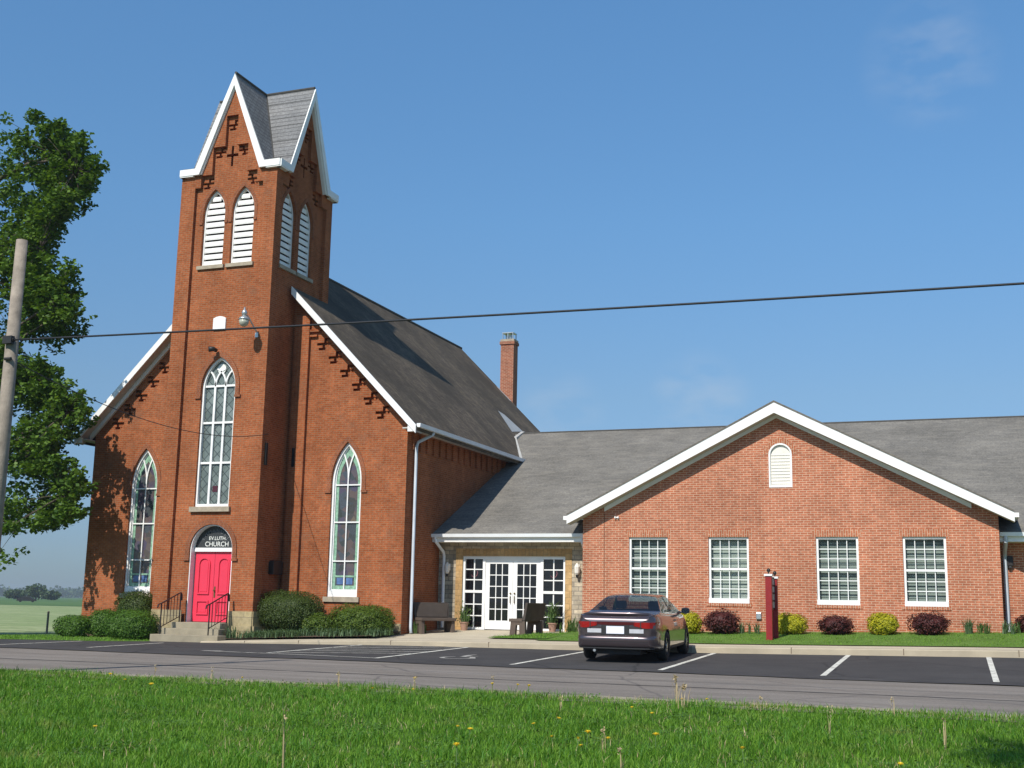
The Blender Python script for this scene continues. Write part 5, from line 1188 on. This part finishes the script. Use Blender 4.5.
# dry stalks in the verge
for i, (x, y, h) in enumerate([(18.45, -27.2, .6), (20.35, -19.75, .34), (20.1, -19.2, .42), (10.9, -18.9, .2), (15.98, -19.2, .25), (17.2, -19.0, .28), (22.55, -22.0, .35), (23.8, -22.4, .35), (12.06, -18.9, .2), (20.5, -24.3, .28), (21.1, -25.8, .26), (18.9, -20.8, .22), (21.4, -19.75, .22), (23.1, -19.5, .24), (14.5, -18.95, .24)]):
    t = thing('dry_stalk', 'thin dry grass stalk standing above the green verge', 'dry stalk', (x, y, vergez(x, y)), group='dry stalks in the grass verge')
    k = 9 if i in (1, 2) else 3
    V = blade_clump([(x, y, vergez(x, y))], k, h*1.15, .10 if k > 3 else .04, .0055, .35); quads('stalk', V, M['straw'], t)
    Cc = np.array([x, y, vergez(x, y)+h*.9])+rng.normal(size=(14 if k == 3 else 60, 3))*np.array([.012, .012, .022]); quads('seed_head', leaf_quads(Cc, .03), M['straw'], t)
# dandelions
DL = [(11.28, -20.59), (11.63, -20.62), (12.74, -21.44), (13.06, -19.54), (15.68, -20.07), (16.32, -20.1), (15.88, -19.0), (19.33, -23.06), (19.41, -22.58), (18.63, -23.77), (18.89, -24.0), (19.87, -24.03), (20.38, -24.62), (19.6, -26.04), (20.13, -27.1), (17.55, -18.95), (17.94, -19.44), (17.28, -19.18), (19.96, -21.09), (20.38, -21.65), (20.56, -24.3), (21.0, -24.04), (22.01, -24.56), (20.22, -24.28), (20.33, -24.32), (20.31, -19.76), (20.64, -19.54), (23.46, -24.71), (15.17, -25.65)]
d0 = None
for i, (x, y) in enumerate(DL):
    z = vergez(x, y); hgt = .165
    if d0 is None:
        d0 = thing('dandelion', 'yellow dandelion flower in the green grass verge', 'dandelion', (x, y, z), group='dandelions in the grass verge')
        mb = MB(); mb.tube([(0, 0, 0), (.004, 0, hgt)], .004, 5); mb.build('stem', M['stem'], d0, local=True)
        mb = MB()
        for k in range(20):
            a = 2*math.pi*k/20; r = .030 if k % 2 else .023; zz = hgt+(.008 if k % 2 else .016)
            mb.add([(0, 0, hgt), (r*math.cos(a-.2), r*math.sin(a-.2), zz), (r*1.12*math.cos(a), r*1.12*math.sin(a), zz+.002), (r*math.cos(a+.2), r*math.sin(a+.2), zz)], [(0, 1, 2, 3)])
        mb.lathe((0, 0, hgt), [(.006, -.006), (.012, .004), (.013, .014), (.004, .02)], 8); mb.build('flower', M['dandelion'], d0, local=True); c_ = d0
    else: c_ = copy_tree(d0)
    s = rng.uniform(.75, 1.25); c_.location = (x, y, z); c_.scale = (s, s, s*rng.uniform(.8, 1.1)); c_.rotation_euler = (rng.uniform(-.15, .35), 0, rng.uniform(0, 6))

# ------------------------------------------------------------------ trees
def limb(mb, a, b, r0, r1, sag=.3, n=6):
    a, b = Vector(a), Vector(b); pts = []
    for i in range(n+1):
        t = i/n; p = a.lerp(b, t); p.z += sag*math.sin(t*math.pi); p += Vector(rng.normal(size=3))*.05*(b-a).length*.25*(0 if i in (0, n) else 1); pts.append(p)
    mb.tube(pts, [r0+(r1-r0)*i/n for i in range(n+1)], 7); return pts
def make_tree(name, label, base, trunk_pts, radii, clusters, mat, per=70, leaf=.2, rad=.55, cat='tree'):
    t = thing(name, label, cat, base)
    mb = MB(); mb.tube(trunk_pts, radii, 12)
    cl = np.array(clusters); tp = [Vector(p) for p in trunk_pts]
    # main limbs run to cluster centroids, twigs on to each cluster
    k = min(max(7, len(cl)//14), 26); cen = cl[rng.choice(len(cl), k, replace=False), :3].copy()
    for _ in range(5):
        a = np.argmin(((cl[:, None, :3]-cen[None])**2).sum(2), 1)
        for j in range(k):
            if (a == j).any(): cen[j] = cl[a == j, :3].mean(0)
    for j in range(k):
        if not (a == j).any(): continue
        c_ = Vector(cen[j]); q = min(tp[1:], key=lambda p: abs(p.z-(c_.z-.45*math.hypot(c_.x-p.x, c_.y-p.y))))
        limb(mb, q, c_, .085, .035, .35)
        for ci in np.where(a == j)[0][::4]: limb(mb, c_, cl[ci, :3], .018, .007, .05, 3)
    mb.build('trunk', M['bark'], t, smooth=True)
    Cs = []
    for c_ in cl:
        r = c_[3] if len(c_) > 3 else rad; m = int(per*(r/rad)**2)
        d = rand_dirs(m)*(rng.uniform(0, 1, (m, 1))**.45)*r; d[:, 2] *= .72; Cs.append(c_[:3]+d)
    C = np.concatenate(Cs); quads('crown', leaf_quads(C, leaf, .45, .8), mat, t); return t
# the maple beside the church: right-hand outline (height, x) of its crown at y = -2
OUT = [(19.07, -9.25), (18.14, -7.13), (17.64, -6.94), (16.89, -5.7), (16.38, -5.38), (15.87, -5.42), (15.43, -5.65), (14.87, -6.33), (14.38, -6.92), (13.91, -7.25), (13.15, -7.54), (12.72, -7.49), (12.27, -6.15), (11.67, -5.82), (11.02, -6.3), (10.51, -5.43), (10.12, -6.48), (9.82, -7.73), (9.5, -8.9), (9.1, -8.8), (8.77, -6.42), (8.13, -6.18), (7.61, -5.32), (7.16, -4.97), (6.44, -5.11), (6.11, -5.96), (5.57, -6.26), (5.0, -5.06), (4.46, -4.83), (3.93, -5.04), (3.51, -4.91), (3.2, -5.4), (2.9, -7.6)]
OUT = [(min(z, 17.9) if z < 18.5 else 18.3, x) for z, x in OUT]
zs_ = [a for a, _ in OUT][::-1]; xs_ = [b for _, b in OUT][::-1]
cl = []
TB = (-12.6, -1.4)
for _ in range(9000):
    z = rng.uniform(2.9, 18.2); yy = rng.uniform(-3.6, .3); r = rng.uniform(.18, .42)
    xr = np.interp(z, zs_, xs_)-.957*(yy+2)-r*.9-.22; x = xr-rng.exponential(1.25)-.35*max(0, math.sin(z*2.3+yy*1.7)+math.sin(z*5.1))
    if x < -11.5: continue
    gap = math.sin(x*1.9+z*.8)*math.sin(z*1.35-x*.9+yy*.8)+.35*math.sin(x*4.1-z*3.3)
    if gap < (-.48 if z > 10.3 else .0 if z > 9.1 else -.5): continue
    cl.append((x, yy, z, r))
    if len(cl) >= 1400: break
for _ in range(260):   # ragged sprays past the outline
    z = rng.uniform(3.2, 18.0); yy = rng.uniform(-3.2, 0); xr = np.interp(z, zs_, xs_)-.957*(yy+2)
    if 9.0 < z < 10.3: continue
    px_ = xr+rng.uniform(-.7, .12); cl.append((px_, yy, z, rng.uniform(.10, .2))); cl.append((px_-.3, yy, z-.1, rng.uniform(.12, .24)))
for _ in range(260):   # the rest of the crown, out of frame
    d = rand_dirs(1)[0]*rng.uniform(.5, 1)**.5; p = np.array([TB[0]-.8, TB[1], 11.2])+d*np.array([4.6, 4.8, 7.6])
    if p[0] < -9.8: cl.append((*p, rng.uniform(.5, .8)))
for x, z, r in ((-7.7, 2.15, .3), (-8.2, 1.8, .35), (-8.9, 1.5, .4), (-8.7, 2.1, .3), (-9.6, 1.7, .4)): cl.append((x, -2, z, r))
make_tree('maple_tree', 'tall leafy maple at the left edge, its shade falling on the church wall', (TB[0], TB[1], -1), [(TB[0], TB[1], -1.1), (TB[0]+.05, TB[1], 1), (TB[0]-.1, TB[1]+.1, 4), (TB[0]+.15, TB[1], 8), (TB[0], TB[1]+.1, 12), (TB[0]+.3, TB[1], 16)], [.52, .42, .36, .28, .18, .07], cl, M['maple'], 58, .165, .42)
# a tree behind the camera whose shade touches the near corner of the verge
cl = []
for _ in range(150):
    d = rand_dirs(1)[0]*rng.uniform(.2, 1)**.4; cl.append((24.2+d[0]*2.5, -36.9+d[1]*2.0, 13.2+d[2]*2.0, rng.uniform(.4, .65)))
make_tree('shade_tree', 'leafy tree standing beside the viewpoint, shading the near corner of the grass', (26.8, -41.0, -1), [(26.8, -41.0, -1.1), (26.7, -40.9, 3), (26.3, -40.2, 7), (25.2, -38.4, 11), (24.3, -37.2, 13.5)], [.35, .28, .24, .18, .08], cl, M['maple'], 40, .22, .6)
# far trees
def far_mass(name, label, spots, mat, n_per, leaf):
    Cs = []
    for (x, y, w, h) in spots:
        d = rand_dirs(n_per)*(rng.uniform(0, 1, (n_per, 1))**.4); Cs.append(np.array([x, y, -1+h*.52])+d*np.array([w*.5, w*.4, h*.5])*(1+.2*np.sin(d[:, :1]*7+x)))
    o = quads(name, leaf_quads(np.concatenate(Cs), leaf, .3, .8), mat); tag(o, label, 'tree line', kind='stuff'); return o
sp_ = []
for i in range(150):
    x = rng.uniform(-2100, -650); y = rng.uniform(1400, 1600); sp_.append((x, y, rng.uniform(26, 60), rng.uniform(8, 17)))
far_mass('far_tree_line', 'hazy line of distant trees along the horizon at the left', sp_, M['fartree'], 150, 4.0)
for nm, (x, y, w, h), lb in (('field_tree', (-361, 395, 10.5, 6.4), 'lone dark round tree at the far edge of the field'), ('field_tree', (-377, 400, 9, 4.2), 'smaller dark tree left of the lone round tree far off'), ('field_tree', (-350, 392, 8, 3.8), 'low dark bush right of the lone round tree far off')):
    t = thing(nm, lb, 'tree', (x, y, -1.04), group='trees at the far edge of the field')
    n_ = 1500; d = rand_dirs(n_)*(rng.uniform(0, 1, (n_, 1))**.4); C = np.array([x, y, -1+h*.55])+d*np.array([w*.5, w*.5, h*.47])*(1+.18*np.sin(d[:, :1]*8)); quads('crown', leaf_quads(C, 1.0, .3, .8), M['fartree'], t)
    mb = MB(); mb.tube([(x, y, -1.1), (x, y, h*.5)], [.4, .2], 6); mb.build('trunk', M['bark'], t)

# ------------------------------------------------------------------ pole, wires, small things
PX, PY = 7.75, -19.6
PL = thing('utility_pole', 'weathered grey wooden utility pole at the left edge in front of the maple', 'utility pole', (PX, PY, vergez(PX, PY)))
mb = MB(); mb.tube([(PX, PY, -1.4), (PX+.0, PY, 3), (PX+.01, PY, 7.12)], [.145, .128, .105], 14); mb.build('post', M['wood'], PL, smooth=True)
mb = MB(); mb.box(PX-.04, PX+.16, PY-.20, PY-.11, 5.10, 5.24); mb.tube([(PX, PY-.14, 5.17), (PX+.18, PY-.14, 5.17)], .04, 8); mb.cut(); mb.tube([(PX, PY-.135, 4.82), (PX+.14, PY-.135, 4.82)], .03, 8); mb.build_each('wire_bracket', M['black'], PL)
def wire(name, label, pts, r):
    mb = MB(); mb.tube(pts, r, 6); tag(mb.build(name, M['cable'], smooth=True), label, 'wire')
a, b = Vector((PX+.12, PY-.14, 5.17)), Vector((31.0, -19.6, 4.93)); pts = []
for i in range(41):
    t = i/40; p = a.lerp(b, t); p.z -= .18*4*t*(1-t)*.35; pts.append(p)
wire('overhead_wire', 'thick black cable crossing the whole view above the hall roof', pts, .017)
a, b = Vector((PX+.12, PY-.13, 4.82)), Vector((TX1+.03, TY+.3, 6.05)); pts = []
for i in range(31):
    t = i/30; p = a.lerp(b, t); p.z -= .55*4*t*(1-t); pts.append(p)
wire('service_wire', 'thin dark service wire from the pole to the bell tower', pts, .010)
mb = MB(); mb.tube([(-12.73, 5.4, -1.1), (-12.73, 5.4, -.12)], .045, 8); mb.lathe((-12.73, 5.4, -.12), [(.05, 0), (.05, .03), (.01, .06)], 8); tag(mb.build('fence_post', M['wood']), 'short dark post standing at the edge of the hay field', 'post')
FC = thing('distant_car', 'tiny dark car far away on the road across the fields', 'car', (-206, 218, -1.04), (0, 0, R(40)))
mb = MB(); pr = [(-2.4, .3), (2.4, .3), (2.4, .75), (1.5, .9), (.8, 1.45), (-1.0, 1.45), (-1.8, .95), (-2.4, .85)]
Fr((0, 0, 0), (1, 0, 0), (0, -1, 0)).panel(mb, [pr], .9, 1.8, True); mb.build('body', M['carplastic'], FC, local=True)
for x in (-1.5, 1.5):
    mb = MB(); mb.tube([(x, -.92, .33), (x, .92, .33)], .33, 12); mb.build('wheel', M['tyre'], FC, local=True)

# ------------------------------------------------------------------ summer haze
mb = MB(); mb.box(-2300, 2300, -2300, 2300, -2.1, 22.5)
m, t, b, o_ = new_mat('haze_air'); t.nodes.remove(b)
v = N(t, 'ShaderNodeVolumePrincipled'); v.inputs['Color'].default_value = (.80, .88, .97, 1); v.inputs['Density'].default_value = .00025; v.inputs['Anisotropy'].default_value = .2
t.links.new(v.outputs[0], o_.inputs['Volume'])
hz = tag(mb.build('haze', m), 'faint blue summer haze over the far fields', 'haze', kind='stuff')
